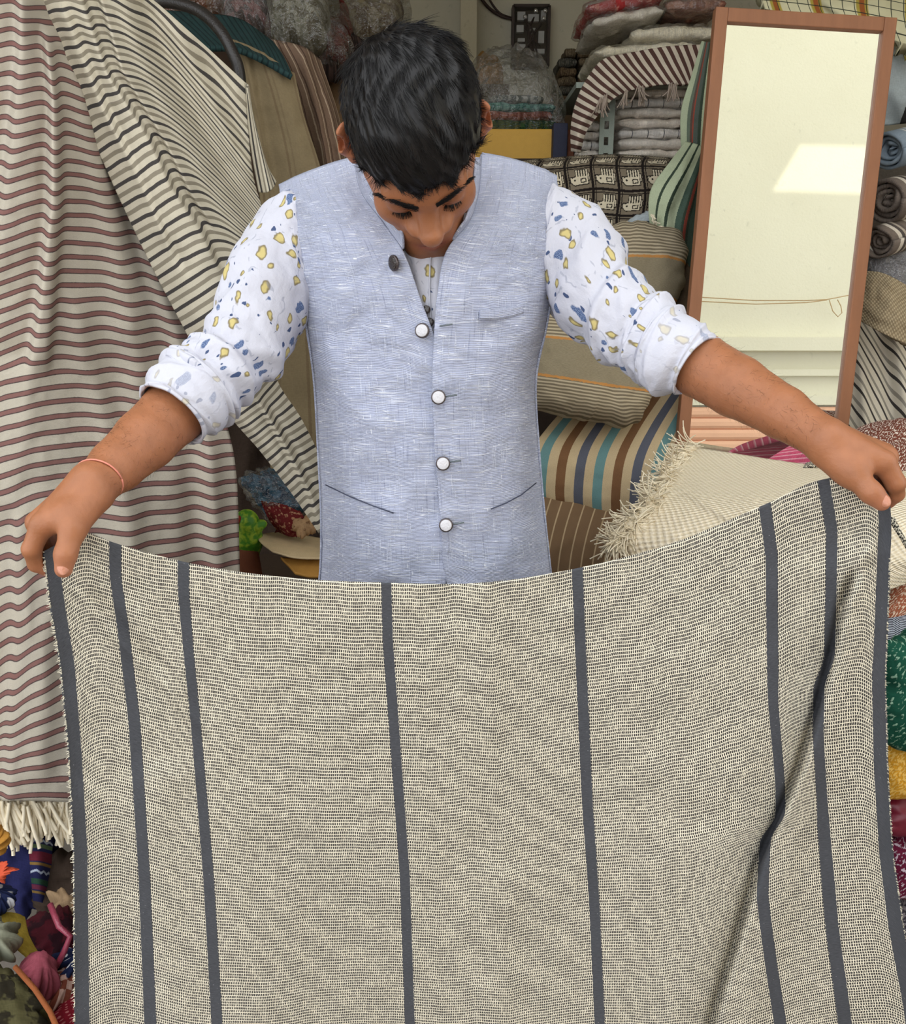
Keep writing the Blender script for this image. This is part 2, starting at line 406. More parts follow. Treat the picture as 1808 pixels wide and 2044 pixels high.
def skin_mat():
    n = NT('skin'); a = n.node('ShaderNodeVertexColor', layer_name='tint'); o = n.obj()
    z = n.noise(o, 45, 4); z2 = n.noise(o, 500, 2)
    v = n.node('ShaderNodeMapRange', {0: z, 1: .3, 2: .7, 3: .9, 4: 1.08}).outputs[0]
    col = n.mix(1., a.outputs[0], n.node('ShaderNodeCombineColor', {0: v, 1: v, 2: v}).outputs[0], 'MULTIPLY')
    h = n.math('ADD', n.math('MULTIPLY', z2, .3), n.noise(o, 160, 3))
    n.pbsdf(col, .48, .4, bump=h, bdist=.0006, Subsurface_Weight=.12, Subsurface_Radius=(.02, .008, .004), Subsurface_Scale=.3); return n.m
def hair_mat():
    n = NT('black hair'); n.pbsdf(srgb((15, 12, 12)), .40, .32); return n.m
def throw_mat():
    n = NT('handwoven grid throw'); u, v, w = n.uv()
    # jitter of the yarns
    jr = n.noise(n.vec(n.math('MULTIPLY', u, 8), n.math('MULTIPLY', v, 60)), 1., 2.)
    jc = n.noise(n.vec(n.math('MULTIPLY', u, 160), n.math('MULTIPLY', v, 240)), 1., 1.)
    rv = n.math('ADD', n.math('MULTIPLY', v, 1 / .0050), n.math('MULTIPLY', jr, .35))
    fv = n.math('FRACT', rv)
    row = n.math('FLOOR', rv)
    wn = n.node('ShaderNodeTexWhiteNoise', {'W': row}, noise_dimensions='1D').outputs[0]
    cu = n.math('ADD', n.math('ADD', n.math('MULTIPLY', u, 1 / .00225), n.math('MULTIPLY', wn, .35)), n.math('MULTIPLY', jc, .8))
    fu = n.math('FRACT', cu)
    cell = n.node('ShaderNodeTexWhiteNoise', {'Vector': n.vec(n.math('FLOOR', cu), row)}, noise_dimensions='3D').outputs[0]
    tri_v = n.math('ABSOLUTE', n.math('SUBTRACT', fv, .5)); tri_u = n.math('ABSOLUTE', n.math('SUBTRACT', fu, .5))
    dv = n.step(tri_v, .41, .33)
    du = n.step(tri_u, n.math('ADD', .29, n.math('MULTIPLY', cell, .18)), n.math('ADD', .20, n.math('MULTIPLY', cell, .18)))
    dash = n.math('MULTIPLY', dv, du)
    dk = n.mix(cell, srgb((40, 39, 41)), srgb((84, 80, 76)))
    col = n.mix(dash, srgb((236, 226, 204)), dk)
    # grey bands
    edge = n.math('MULTIPLY', n.math('SUBTRACT', n.noise(n.vec(0., n.math('MULTIPLY', v, 260)), 1., 0.), .5), .0022)
    uu = n.math('ADD', u, edge); m = 0.
    for c, h in STRIPES:
        s_ = n.step(n.math('ABSOLUTE', n.math('SUBTRACT', uu, c)), h + .0004, h - .0004)
        m = n.math('MAXIMUM', m, s_)
    rib = n.noise(n.vec(n.math('MULTIPLY', u, 180), n.math('MULTIPLY', v, 700)), 1., 1.)
    gc = n.mix(rib, srgb((58, 59, 63)), srgb((86, 87, 91)))
    fl = n.step(n.noise(n.vec(n.math('MULTIPLY', u, 400), n.math('MULTIPLY', v, 400)), 1., 2.), .70, .76)
    gc = n.mix(n.math('MULTIPLY', fl, .6), gc, srgb((170, 170, 172)))
    col = n.mix(m, col, gc)
    ht = n.math('SUBTRACT', 1., n.math('MULTIPLY', dash, n.math('SUBTRACT', 1., m)))
    n.pbsdf(col, .92, .12, bump=ht, bdist=.0009); return n.m
STRIPES = [(.0085, .0105), (.087, .0072), (.168, .0070), (.411, .0062), (.645, .0066), (.868, .0072), (.941, .0070), (1.0065, .0105)]
def vest_mat():
    n = NT('slub linen'); u, v, w = n.uv()
    def streak(su, sv, lo, hi):
        return n.step(n.noise(n.vec(n.math('MULTIPLY', u, su), n.math('MULTIPLY', v, sv)), 1., 2., .55), lo, hi)
    h = streak(22, 700, .53, .68); vv = streak(620, 20, .55, .72)
    h2 = streak(60, 420, .66, .72); v2 = streak(380, 60, .69, .75)
    fine = n.math('MULTIPLY', n.math('ADD', n.math('SINE', n.math('MULTIPLY', v, 2 * math.pi / .0021)), 1.), .5)
    dkv = streak(480, 14, .42, .28)
    col = n.mix(n.math('MULTIPLY', fine, .7), srgb((158, 163, 187)), srgb((192, 197, 216)))
    col = n.mix(n.math('MULTIPLY', dkv, .65), col, srgb((122, 128, 156)))
    col = n.mix(n.math('MULTIPLY', vv, .55), col, srgb((222, 226, 240)))
    col = n.mix(n.math('MULTIPLY', h, .75), col, srgb((232, 234, 244)))
    col = n.mix(n.math('MULTIPLY', n.math('MAXIMUM', h2, v2), .85), col, srgb((244, 245, 250)))
    n.pbsdf(col, .8, .2, bump=n.math('ADD', fine, n.math('ADD', h, vv)), bdist=.0005, Sheen_Weight=.1); return n.m
def shirt_mat(name='printed white cotton', fade=0.):
    n = NT(name); u, v, w = n.uv()
    dist = n.node('ShaderNodeTexNoise', {'Vector': n.vec(u, v), 'Scale': 55., 'Detail': 2.}); dsub = n.node('ShaderNodeVectorMath', {0: dist.outputs['Color'], 1: (.5, .5, .5)}, operation='SUBTRACT')
    dsc = n.node('ShaderNodeVectorMath', {0: dsub.outputs[0], 'Scale': .016}, operation='SCALE')
    pos = n.node('ShaderNodeVectorMath', {0: n.vec(u, n.math('MULTIPLY', v, .72)), 1: dsc.outputs[0]}, operation='ADD').outputs[0]
    def layer(scale, lo, hi, shift):
        p = n.node('ShaderNodeVectorMath', {0: pos, 1: (shift, shift * .7, 0)}, operation='ADD').outputs[0]
        vo = n.node('ShaderNodeTexVoronoi', {'Vector': p, 'Scale': scale, 'Randomness': .85}, voronoi_dimensions='2D')
        c = n.node('ShaderNodeSeparateColor', {0: vo.outputs['Color']})
        r = n.math('ADD', lo, n.math('MULTIPLY', c.outputs[0], hi - lo))
        d = vo.outputs['Distance']
        return n.step(d, n.math('ADD', r, .03), n.math('SUBTRACT', r, .03)), c, n.step(d, n.math('SUBTRACT', r, .12), n.math('SUBTRACT', r, .02))
    white = srgb((199, 199, 209))
    m1, c1, e1 = layer(38., .09, .27, 0.)
    spk = n.noise(n.vec(n.math('MULTIPLY', u, 900), n.math('MULTIPLY', v, 900)), 1., 2.)
    och = n.mix(e1, srgb((200, 184, 124)), srgb((128, 116, 86)))
    blu = n.mix(n.step(spk, .45, .6), srgb((66, 84, 124)), srgb((132, 148, 178)))
    pc = n.mix(n.math('GREATER_THAN', c1.outputs[1], .60), och, blu)
    col = n.mix(n.math('MULTIPLY', m1, 1 - fade), white, pc)
    m2, c2, e2 = layer(62., .02, .2, .37)
    sel = n.math('MULTIPLY', n.math('MULTIPLY', m2, n.math('GREATER_THAN', c2.outputs[1], .62)), n.math('SUBTRACT', 1., m1))
    col = n.mix(n.math('MULTIPLY', sel, 1 - fade), col, srgb((70, 84, 118)))
    # dotted veins between the pebbles
    ve = n.node('ShaderNodeTexVoronoi', {'Vector': pos, 'Scale': 17., 'Randomness': 1.}, voronoi_dimensions='2D', feature='DISTANCE_TO_EDGE')
    vm = n.math('MULTIPLY', n.step(ve.outputs['Distance'], .022, .01), n.step(n.noise(n.vec(n.math('MULTIPLY', u, 90), n.math('MULTIPLY', v, 90)), 1., 0.), .5, .58))
    col = n.mix(n.math('MULTIPLY', vm, .4 * (1 - fade)), col, srgb((120, 126, 146)))
    tn = n.noise(n.vec(n.math('MULTIPLY', u, 60), n.math('MULTIPLY', v, 60)), 1., 4., .6)
    n.pbsdf(col, .85, .2, bump=tn, bdist=.0022); return n.m

# ------------------------------------------------------------------ implicit surfaces for the body
def rc(a, b, ra, rb): return ('rc', np.asarray(a, float), np.asarray(b, float), ra, rb)
def el(c, r, R=None): return ('el', np.asarray(c, float), np.asarray(r, float), np.eye(3) if R is None else np.asarray(R, float))
def prim_d(p, X):
    if p[0] == 'rc':
        a, b, ra, rb = p[1:]; ab = b - a; l2 = ab @ ab + 1e-12
        h = np.clip(((X - a) @ ab) / l2, 0, 1)
        return np.linalg.norm(X - a - h[:, None] * ab, axis=1) - (ra + (rb - ra) * h)
    c, r, R = p[1:]; q = (X - c) @ R            # R columns are the axes
    k0 = np.linalg.norm(q / r, axis=1); k1 = np.linalg.norm(q / (r * r), axis=1)
    return k0 * (k0 - 1) / (k1 + 1e-9)
def prim_b(p):
    if p[0] == 'rc': return (p[1] + p[2]) / 2, np.linalg.norm(p[2] - p[1]) / 2 + max(p[3], p[4])
    return p[1], p[2].max()
def smin(a, b, k):
    h = np.clip(.5 + .5 * (b - a) / k, 0, 1); return b + (a - b) * h - k * h * (1 - h)
def field(groups, X, cen=None, rad=0):
    """groups: list of (op, k, [(prim, k_in)...])"""
    d = np.full(len(X), 1.)
    for op, k, ps in groups:
        g = None
        for p, ki in ps:
            if cen is not None:
                c, r = prim_b(p)
                if np.linalg.norm(c - cen) - r > rad + .05: continue
            x = prim_d(p, X); g = x if g is None else smin(g, x, ki)
        if g is None: continue
        if op == 'u': d = smin(d, g, k)
        elif op == 's': d = -smin(-d, g, k)
        elif op == 'i': d = -smin(-d, -g, k)
    return d
def nets(fn, lo, hi, h, B=20):
    lo = np.asarray(lo, float); n = np.ceil((np.asarray(hi) - lo) / h / B).astype(int)
    N = (n * B + 4).astype(np.int64)
    keys, pos, quads = [], [], []
    g = np.arange(B + 1); I, J, K = np.meshgrid(g, g, g, indexing='ij'); base = np.stack([I, J, K], -1).reshape(-1, 3)
    R = B * h * .87
    def key(c): return ((c[..., 0] + 1) * N[1] + c[..., 1] + 1) * N[2] + c[..., 2] + 1
    for bi in range(n[0]):
        for bj in range(n[1]):
            for bk in range(n[2]):
                o = np.array([bi, bj, bk]) * B; cen = lo + (o + B / 2) * h
                if abs(fn(cen[None], cen, R)[0]) > R * 1.25 + .006: continue
                D = fn(lo + (base + o) * h, cen, R).reshape(B + 1, B + 1, B + 1); S = D < 0
                if S.all() or not S.any(): continue
                acc = np.zeros((B, B, B, 3)); cnt = np.zeros((B, B, B))
                for ax in range(3):
                    sl0 = [slice(None)] * 3; sl1 = [slice(None)] * 3; sl0[ax] = slice(0, B); sl1[ax] = slice(1, B + 1)
                    a = D[tuple(sl0)]; b = D[tuple(sl1)]; ch = (a < 0) != (b < 0)
                    t = np.where(ch, a / np.where(ch, a - b, 1), 0)
                    others = [x for x in range(3) if x != ax]
                    for d1 in (0, 1):
                        for d2 in (0, 1):
                            s = [slice(0, B)] * 3; s[others[0]] = slice(d1, d1 + B); s[others[1]] = slice(d2, d2 + B)
                            c = ch[tuple(s)]; tt = t[tuple(s)]
                            off = np.zeros(3); off[others[0]] = d1; off[others[1]] = d2
                            add = np.zeros((B, B, B, 3)); add[:] = off; add[..., ax] = tt
                            acc += add * c[..., None]; cnt += c
                    # quads of edges owned by this block
                    s = [slice(0, B)] * 3
                    c = ch[tuple(s)]; e = np.argwhere(c)
                    if len(e):
                        e = e + o; p, q = others
                        dp = np.zeros(3, int); dp[p] = 1; dq = np.zeros(3, int); dq[q] = 1
                        qd = np.stack([key(e - dp - dq), key(e - dq), key(e), key(e - dp)], -1)
                        inside = S[tuple(s)][c]
                        fl = inside if ax != 1 else ~inside
                        qd[~fl] = qd[~fl][:, ::-1]
                        quads.append(qd)
                cc = np.argwhere(cnt > 0)
                if len(cc):
                    ci = tuple(cc.T); pos.append(lo + (o + cc + acc[ci] / cnt[ci][:, None]) * h); keys.append(key(cc + o))
    keys = np.concatenate(keys); pos = np.concatenate(pos); quads = np.concatenate(quads)
    od = np.argsort(keys); keys = keys[od]; pos = pos[od]
    ix = np.searchsorted(keys, quads); ix = np.minimum(ix, len(keys) - 1)
    ok = (keys[ix] == quads).all(1)
    return pos, ix[ok]
def smooth_mesh(V, f, it=2, lam=.5):
    e = np.concatenate([f[:, [0, 1]], f[:, [1, 2]], f[:, [2, 3]], f[:, [3, 0]]]); e = np.concatenate([e, e[:, ::-1]])
    for _ in range(it):
        s = np.zeros_like(V); c = np.zeros(len(V))
        for k in range(3): s[:, k] = np.bincount(e[:, 0], V[e[:, 1], k], len(V))
        c = np.bincount(e[:, 0], minlength=len(V))
        V = V + lam * (s / np.maximum(c, 1)[:, None] - V)
    return V

# ------------------------------------------------------------------ the head frame
PH = math.radians(69); ROLL = math.radians(4.5); YAW = math.radians(5)
HC = A3((829, 271, 1.168))
_fw = np.array([0, -math.cos(PH), -math.sin(PH)]); _up = np.array([0, -math.sin(PH), math.cos(PH)]); _rt = np.array([1., 0, 0])
# turn about the head's own up axis, then roll in the picture plane
_fw, _rt = math.cos(YAW) * _fw + math.sin(YAW) * _rt, math.cos(YAW) * _rt - math.sin(YAW) * _fw
def _rot(v, ax, a):
    ax = ax / np.linalg.norm(ax); return v * math.cos(a) + np.cross(ax, v) * math.sin(a) + ax * (ax @ v) * (1 - math.cos(a))
HR = np.stack([_rot(v, np.array([0, 1., 0]), -ROLL) for v in (_rt, _fw, _up)], 1)   # columns: x right, y face, z crown
def hl(x, y, z): return HC + HR @ np.array([x, y, z])
def hloc(X): return (X - HC) @ HR
def hr(a, b, ra, rb): return rc(hl(*a), hl(*b), ra, rb)
def he(c, r, rotz=0., rotx=0.):
    c_, s_ = math.cos(rotz), math.sin(rotz); R = np.array([[c_, -s_, 0], [s_, c_, 0], [0, 0, 1.]])
    c2, s2 = math.cos(rotx), math.sin(rotx); R = R @ np.array([[1, 0, 0], [0, c2, -s2], [0, s2, c2]])
    return el(hl(*c), r, HR @ R)
NECK0 = A3((834, 352, 1.385))
head = [('u', .03, [(he((0, -.004, .031), (.0730, .083, .081)), .02)]),
        ('u', .03, [(he((0, .030, -.028), (.060, .066, .084)), .02)]),
        ('u', .02, [(hr((-.052, .005, -.055), (-.017, .094, -.092), .022, .019), .02), (hr((.052, .005, -.055), (.017, .094, -.092), .022, .019), .02), (hr((-.012, .098, -.092), (.012, .098, -.092), .019, .019), .02), (he((0, .084, -.062), (.040, .028, .030)), .02)]),
        ('u', .018, [(hr((-.040, .076, .019), (-.010, .087, .016), .012, .012), .01), (hr((.040, .076, .019), (.010, .087, .016), .012, .012), .01)]),
        ('u', .018, [(he((-.040, .066, -.030), (.024, .024, .026)), .01)]),
        ('u', .018, [(he((.040, .066, -.030), (.024, .024, .026)), .01)]),
        ('s', .012, [(he((-.032, .105, -.003), (.019, .018, .012)), .01), (he((.032, .105, -.003), (.019, .018, .012)), .01)]),
        ('u', .004, [(he((-.032, .0795, -.004), (.0155, .0125, .0118)), .01)]),
        ('u', .004, [(he((.032, .0795, -.004), (.0155, .0125, .0118)), .01)]),
        ('u', .014, [(hr((0, .088, .010), (0, .102, -.014), .0075, .0095), .01), (hr((0, .102, -.014), (0, .117, -.027), .0095, .0155), .012), (he((-.0175, .103, -.033), (.0105, .012, .0095)), .008), (he((.0175, .103, -.033), (.0105, .012, .0095)), .008)]),
        ('s', .003, [(he((-.0085, .117, -.044), (.0045, .0065, .004)), .01), (he((.0085, .117, -.044), (.0045, .0065, .004)), .01)]),
        ('u', .008, [(hr((-.027, .095, -.063), (0, .108, -.060), .0055, .008), .006), (hr((.027, .095, -.063), (0, .108, -.060), .0055, .008), .006)]),
        ('u', .005, [(hr((-.022, .098, -.072), (0, .108, -.073), .006, .009), .006), (hr((.022, .098, -.072), (0, .108, -.073), .006, .009), .006)]),
        ('s', .004, [(hr((-.024, .102, -.0665), (0, .1165, -.0660), .0016, .0022), .003), (hr((.024, .102, -.0665), (0, .1165, -.0660), .0016, .0022), .003)]),
        ('u', .03, [(rc(hl(0, -.045, -.035), NECK0, .055, .064), .02), (rc(NECK0, A3((834, 420, 1.40)), .064, .075), .03)])]
for s in (-1, 1):
    head.append(('u', .006, [(he((s * .0850, -.014, -.004), (.0085, .0195, .034), s * -.75, -.15), .01), (he((s * .0800, -.004, -.028), (.008, .010, .014), s * -.4), .008)]))
    head.append(('s', .004, [(he((s * .0930, -.006, .003), (.005, .009, .019), s * -.75, -.15), .01)]))
def skin_cols(V, kind):
    c = np.tile(np.array(srgb((158, 102, 68))[:3]), (len(V), 1))
    if kind == 'head':
        L = hloc(V)
        def g(c0, r): return np.exp(-(((L - np.array(c0)) / np.array(r)) ** 2).sum(1))
        def to(w, col): 
            nonlocal c
            c = c * (1 - w[:, None]) + np.array(srgb(col)[:3]) * w[:, None]
        to(np.clip(.55 * g((0, .09, -.075), (.045, .05, .03)), 0, 1), (112, 74, 56))     # shaven beard
        to(np.clip(.8 * (g((-.008, .109, -.066), (.018, .02, .007)) + g((.008, .109, -.066), (.018, .02, .007))), 0, .8), (126, 72, 62))
        for s in (-1, 1):
            to(.45 * g((s * .032, .085, .0), (.022, .03, .012)), (120, 78, 58))
            to(.5 * g((s * .085, -.01, 0), (.012, .03, .04)), (172, 102, 74))
        to(.3 * g((0, .12, -.03), (.02, .02, .02)), (172, 116, 84))
    return c

# hands and forearms: joints as (px, py, distance)
def J(p): return A3(p)
def arm(fore, palm, fingers, thumb):
    g = []
    ch = [(rc(J(a[:3]), J(b[:3]), a[3], b[3]), .006) for a, b in zip(fore[:-1], fore[1:])]
    g.append(('u', .02, ch))
    g.append(('u', .010, [(rc(J(a[:3]), J(b[:3]), a[3], b[3]), .010) for a, b in palm]))
    for fg in fingers:
        g.append(('u', .0045, [(rc(J(a[:3]), J(b[:3]), a[3], b[3]), .004) for a, b in zip(fg[:-1], fg[1:])]))
    g.append(('u', .010, [(rc(J(a[:3]), J(b[:3]), a[3], b[3]), .008) for a, b in zip(thumb[:-1], thumb[1:])]))
    return g
W1 = (186, 970, 1.045)
armL = arm([(400, 760, 1.235, .041), (345, 825, 1.19, .0430), (290, 878, 1.14, .0400), (232, 930, 1.09, .0335), W1 + (.0262,)],
           [((178, 962, 1.045, .0235), (84, 1047, 1.000, .0140)), ((180, 966, 1.05, .022), (74, 1042, 1.022, .0135)), ((184, 972, 1.06, .022), (80, 1038, 1.045, .013)), ((190, 978, 1.065, .02), (94, 1034, 1.063, .012)),
            ((188, 985, 1.04, .022), (138, 1030, 1.006, .020)), ((138, 1028, 1.006, .018), (100, 1046, 1.002, .0125))],
           [[(84, 1047, 1.000, .0135), (63, 1096, .994, .0110), (72, 1126, 1.004, .0093), (98, 1140, 1.013, .0078)],
            [(76, 1044, 1.022, .0130), (82, 1090, 1.024, .0105), (104, 1112, 1.030, .0092), (128, 1118, 1.030, .0080)],
            [(80, 1040, 1.045, .0125), (96, 1085, 1.044, .0100), (122, 1104, 1.044, .0088), (142, 1108, 1.040, .0078)],
            [(94, 1036, 1.063, .0115), (118, 1078, 1.058, .0090), (142, 1092, 1.054, .0080), (156, 1094, 1.050, .0070)]],
           [(186, 990, 1.035, .0200), (146, 1055, .990, .0150), (131, 1106, .973, .0118), (127, 1136, .970, .0103)])
W2 = (1645, 878, 1.022)
armR = arm([(1330, 684, 1.235, .040), (1388, 725, 1.19, .0425), (1470, 772, 1.14, .0395), (1562, 824, 1.08, .0320), W2 + (.0245,)],
           [((1655, 880, 1.022, .0225), (1762, 922, .998, .0140)), ((1658, 878, 1.03, .022), (1768, 912, 1.020, .0138)), ((1660, 880, 1.04, .021), (1764, 905, 1.044, .0132)), ((1660, 884, 1.045, .02), (1750, 902, 1.062, .012)),
            ((1650, 892, 1.02, .021), (1694, 930, 1.000, .0205)), ((1694, 930, 1.000, .018), (1738, 922, 1.000, .0125))],
           [[(1764, 924, .998, .0135), (1787, 964, .994, .0110), (1788, 986, 1.004, .0093), (1772, 1003, 1.013, .0078)],
            [(1766, 914, 1.020, .0130), (1774, 952, 1.024, .0105), (1758, 976, 1.030, .0092), (1742, 990, 1.032, .0080)],
            [(1760, 908, 1.044, .0125), (1758, 948, 1.044, .0100), (1738, 966, 1.044, .0088), (1722, 974, 1.042, .0078)],
            [(1748, 904, 1.062, .0115), (1736, 942, 1.058, .0090), (1716, 954, 1.054, .0080), (1702, 958, 1.05, .0070)]],
           [(1658, 905, 1.015, .0195), (1703, 948, .990, .0150), (1738, 983, .973, .0118), (1759, 1002, .970, .0103)])
# torso, upper arms and legs, all under the clothes
torso = [('u', .05, [(el(A3((840, 560, 1.335)), (.150, .085, .15)), .05), (el(A3((850, 800, 1.315)), (.135, .085, .17)), .05), (el(A3((860, 1050, 1.31)), (.145, .088, .15)), .05),
                     (rc(A3((640, 440, 1.37)), A3((1040, 430, 1.37)), .05, .05), .05),
                     (rc(A3((620, 460, 1.365)), A3((520, 625, 1.305)), .040, .040), .02), (rc(A3((520, 625, 1.305)), A3((400, 765, 1.23)), .040, .040), .02), (rc(A3((400, 765, 1.23)), A3((345, 825, 1.19)), .040, .038), .02),
                     (rc(A3((1070, 460, 1.365)), A3((1190, 560, 1.315)), .040, .040), .02), (rc(A3((1190, 560, 1.315)), A3((1310, 675, 1.235)), .040, .040), .02), (rc(A3((1310, 675, 1.235)), A3((1388, 723, 1.19)), .040, .038), .02)])]
for s in (-1, 1):
    torso.append(('u', .04, [(rc((s * .085 - .03, 1.33, .80), (s * .10 - .03, 1.31, .47), .082, .058), .03), (rc((s * .10 - .03, 1.31, .47), (s * .105 - .03, 1.36, .09), .056, .040), .03), (rc((s * .105 - .03, 1.36, .06), (s * .115 - .03, 1.20, .035), .042, .032), .03)]))
def make(groups, lo, hi, h, it=1):
    fn = lambda X, c, r: field(groups, X, c, r)
    V, f = nets(fn, lo, hi, h)
    return smooth_mesh(V, f, it), f

person = empty('person', (A3((850, 1100, 1.32))[0], 1.32, 0), 'man in a grey-blue linen waistcoat looking down at the throw he holds out', 'person')
SKIN = skin_mat(); HAIR = hair_mat()
parts = []; cols = []
hv, hf = make(head, hl(0, 0, 0) - .19, np.maximum(hl(0, 0, 0) + .19, NECK0 + .08), .0019, 2)
parts.append((hv, hf)); cols.append(skin_cols(hv, 'head'))
def armbox(g):
    P = np.array([x for _, _, ps in g for p, _ in ps for x in (p[1] - p[3], p[1] + p[3], p[2] - p[4], p[2] + p[4])]); return P.min(0) - .01, P.max(0) + .01
for g, tips in ((armL, armL), (armR, armR)):
    lo, hi = armbox(g); V, f = make(g, lo, hi, .0017, 2)
    c = skin_cols(V, 'arm')
    tp = [ps[-1][0][2] for _, _, ps in g[2:]]
    for t in tp:
        w = np.exp(-((np.linalg.norm(V - t, axis=1)) / .016) ** 2) * .6
        c = c * (1 - w[:, None]) + np.array(srgb((186, 120, 94))[:3]) * w[:, None]
    parts.append((V, f)); cols.append(c)
tv, tf = make(torso, (-.42, 1.05, 0), (.42, 1.55, 1.50), .008, 1)
parts.append((tv, tf)); cols.append(skin_cols(tv, 'body'))
V, f, _ = merge(parts)
body = mesh('body', V, f, SKIN, person, None, True, np.concatenate(cols))

# thumbnails
def nail(px, py, Y, ang, w=.0070, l=.0085):
    c = A3((px, py, Y)); to = np.array([0, 0, ZC]) - c; to /= np.linalg.norm(to)
    ay = A3((px + 10 * math.cos(ang), py + 10 * math.sin(ang), Y)) - c; ay -= to * (ay @ to); ay /= np.linalg.norm(ay); ax = np.cross(ay, to)
    n = 14; s = np.linspace(-1, 1, n); S, T = np.meshgrid(s, s)
    x = S * np.sqrt(1 - T * T / 2) * w; y = T * np.sqrt(1 - S * S / 2) * l
    z = .0036 * (1 - S * S) + .0006 * (1 - T * T) - .0022
    P = c + x[..., None] * ax + y[..., None] * ay + z[..., None] * to
    slab(P, np.stack([x, y], -1), .001, plain('nail', (186, 126, 100), .3, .5, .05), 'fingernail', person)
nail(126, 1134, .9616, math.pi / 2 + .05)
nail(1763, 999, .9616, .8)

# ------------------------------------------------------------------ hair
def hair_fn(X, c, r):
    L = hloc(X)
    d = prim_d(he((0, .003, .034), (.0785, .092, .085)), X)
    d = smin(d, prim_d(he((.002, -.033, .044), (.0745, .060, .074)), X), .03)
    d = d + .0014 * np.sin(L[:, 0] * 210 + 3 * np.sin(L[:, 1] * 60)) * np.sin(L[:, 1] * 120 + L[:, 2] * 90) + .0008 * np.sin(L[:, 0] * 420 + L[:, 2] * 300)
    y = L[:, 1]
    zl = np.interp(y, [-.12, -.075, -.05, -.034, -.028, .004, .008, .020, .026, .050, .075, .12], [-.05, -.055, -.052, -.035, .022, .030, -.012, -.014, .014, .034, .041, .038])
    zl = zl + .006 * np.sin(L[:, 0] * 130) * (y > .04) + .004 * np.sin(L[:, 0] * 290 + 1) * (y > .04)
    cut = (zl - L[:, 2]) * .8
    return -smin(-d, -cut, .006)
V, f = nets(hair_fn, HC - .16, HC + .16, .0026); V = smooth_mesh(V, f, 1)
rng = np.random.default_rng(4)
# strands combed from the whorl towards the forehead and the sides
nrm = np.zeros_like(V); fn_ = np.cross(V[f[:, 1]] - V[f[:, 0]], V[f[:, 3]] - V[f[:, 0]])
for k in range(4):
    for a in range(3): nrm[:, a] += np.bincount(f[:, k], fn_[:, a], len(V))
nrm /= np.linalg.norm(nrm, axis=1, keepdims=True) + 1e-9
if ((V - HC) * nrm).sum() < 0: nrm = -nrm
L = hloc(V); out = np.where((np.linalg.norm(L - np.array([0, -.018, .03]), axis=1) > .072))[0]
pick = rng.choice(out, 13000); Lp = L[pick]
flow = Lp - np.array([-.028, -.085, .09]); flow[:, 0] += .5 * (Lp[:, 0] + .03); flow[:, 1] += .03
flow = flow @ HR.T; N = nrm[pick]; flow -= N * (flow * N).sum(1, keepdims=True)
flow /= np.linalg.norm(flow, axis=1, keepdims=True) + 1e-9
wav = np.stack([vn(Lp[:, 0] * 60, Lp[:, 1] * 60, 1), vn(Lp[:, 1] * 60, Lp[:, 2] * 60, 2), vn(Lp[:, 2] * 60, Lp[:, 0] * 60, 3)], 1)
d = flow + N * .03 + wav * .38 + rng.normal(0, .05, flow.shape); d -= N * np.minimum((d * N).sum(1, keepdims=True) - .035, 0) * .9; d -= N * np.maximum((d * N).sum(1, keepdims=True) - .035, 0) * .9
ln = rng.uniform(.012, .034, len(pick)) * np.where(Lp[:, 2] < .0, .3, 1.) * np.where(Lp[:, 1] > .055, .5, 1.) * np.where(np.abs(Lp[:, 0]) > .062, .55, 1.)
roots = V[pick] - N * .0004
d2 = d - N * .0
sv, sf, _ = strands(roots, d2, ln, .00042, 0, .10, 5, 3, bend=-N * (ln / .115)[:, None])
V2, f2, _ = merge([(V, f), (sv, sf)])
hair = mesh('hair', V2, f2, HAIR, person)
# eyebrows and lashes
for s in (-1, 1):
    n = 480; t = rng.uniform(0, 1, n)
    bx = s * (.010 + .046 * t); bz = .016 + .009 * np.sin(t * 2.3) - .004 * t + rng.normal(0, .0034, n) * (1.1 - .8 * t)
    by = .1005 - .026 * t ** 1.6
    R0 = np.stack([hl(a, b, c) for a, b, c in zip(bx, by, bz)])
    dd = np.stack([HR @ np.array([s * 1., -.25, .25 - .5 * q]) for q in t])
    V_, f_, _ = strands(R0, dd, .0085, .00036, 0, .2, 3, 5)
    mesh('eyebrow', V_, f_, HAIR, person)
    n = 90; t = rng.uniform(0, 1, n); bx = s * (.019 + .028 * t); by = .0925 - .010 * (t - .4) ** 2 * 4 - .004 * t; bz = -.0115 + .002 * np.sin(t * 3)
    R0 = np.stack([hl(a, b, bz_) for a, b, bz_ in zip(bx, by, bz)])
    dd = np.stack([HR @ np.array([s * (.8 * q - .2), .8, -.7]) for q in t])
    V_, f_, _ = strands(R0, dd, .008, .0004, 0, .1, 3, 6)
    mesh('eyelash', V_, f_, HAIR, person)
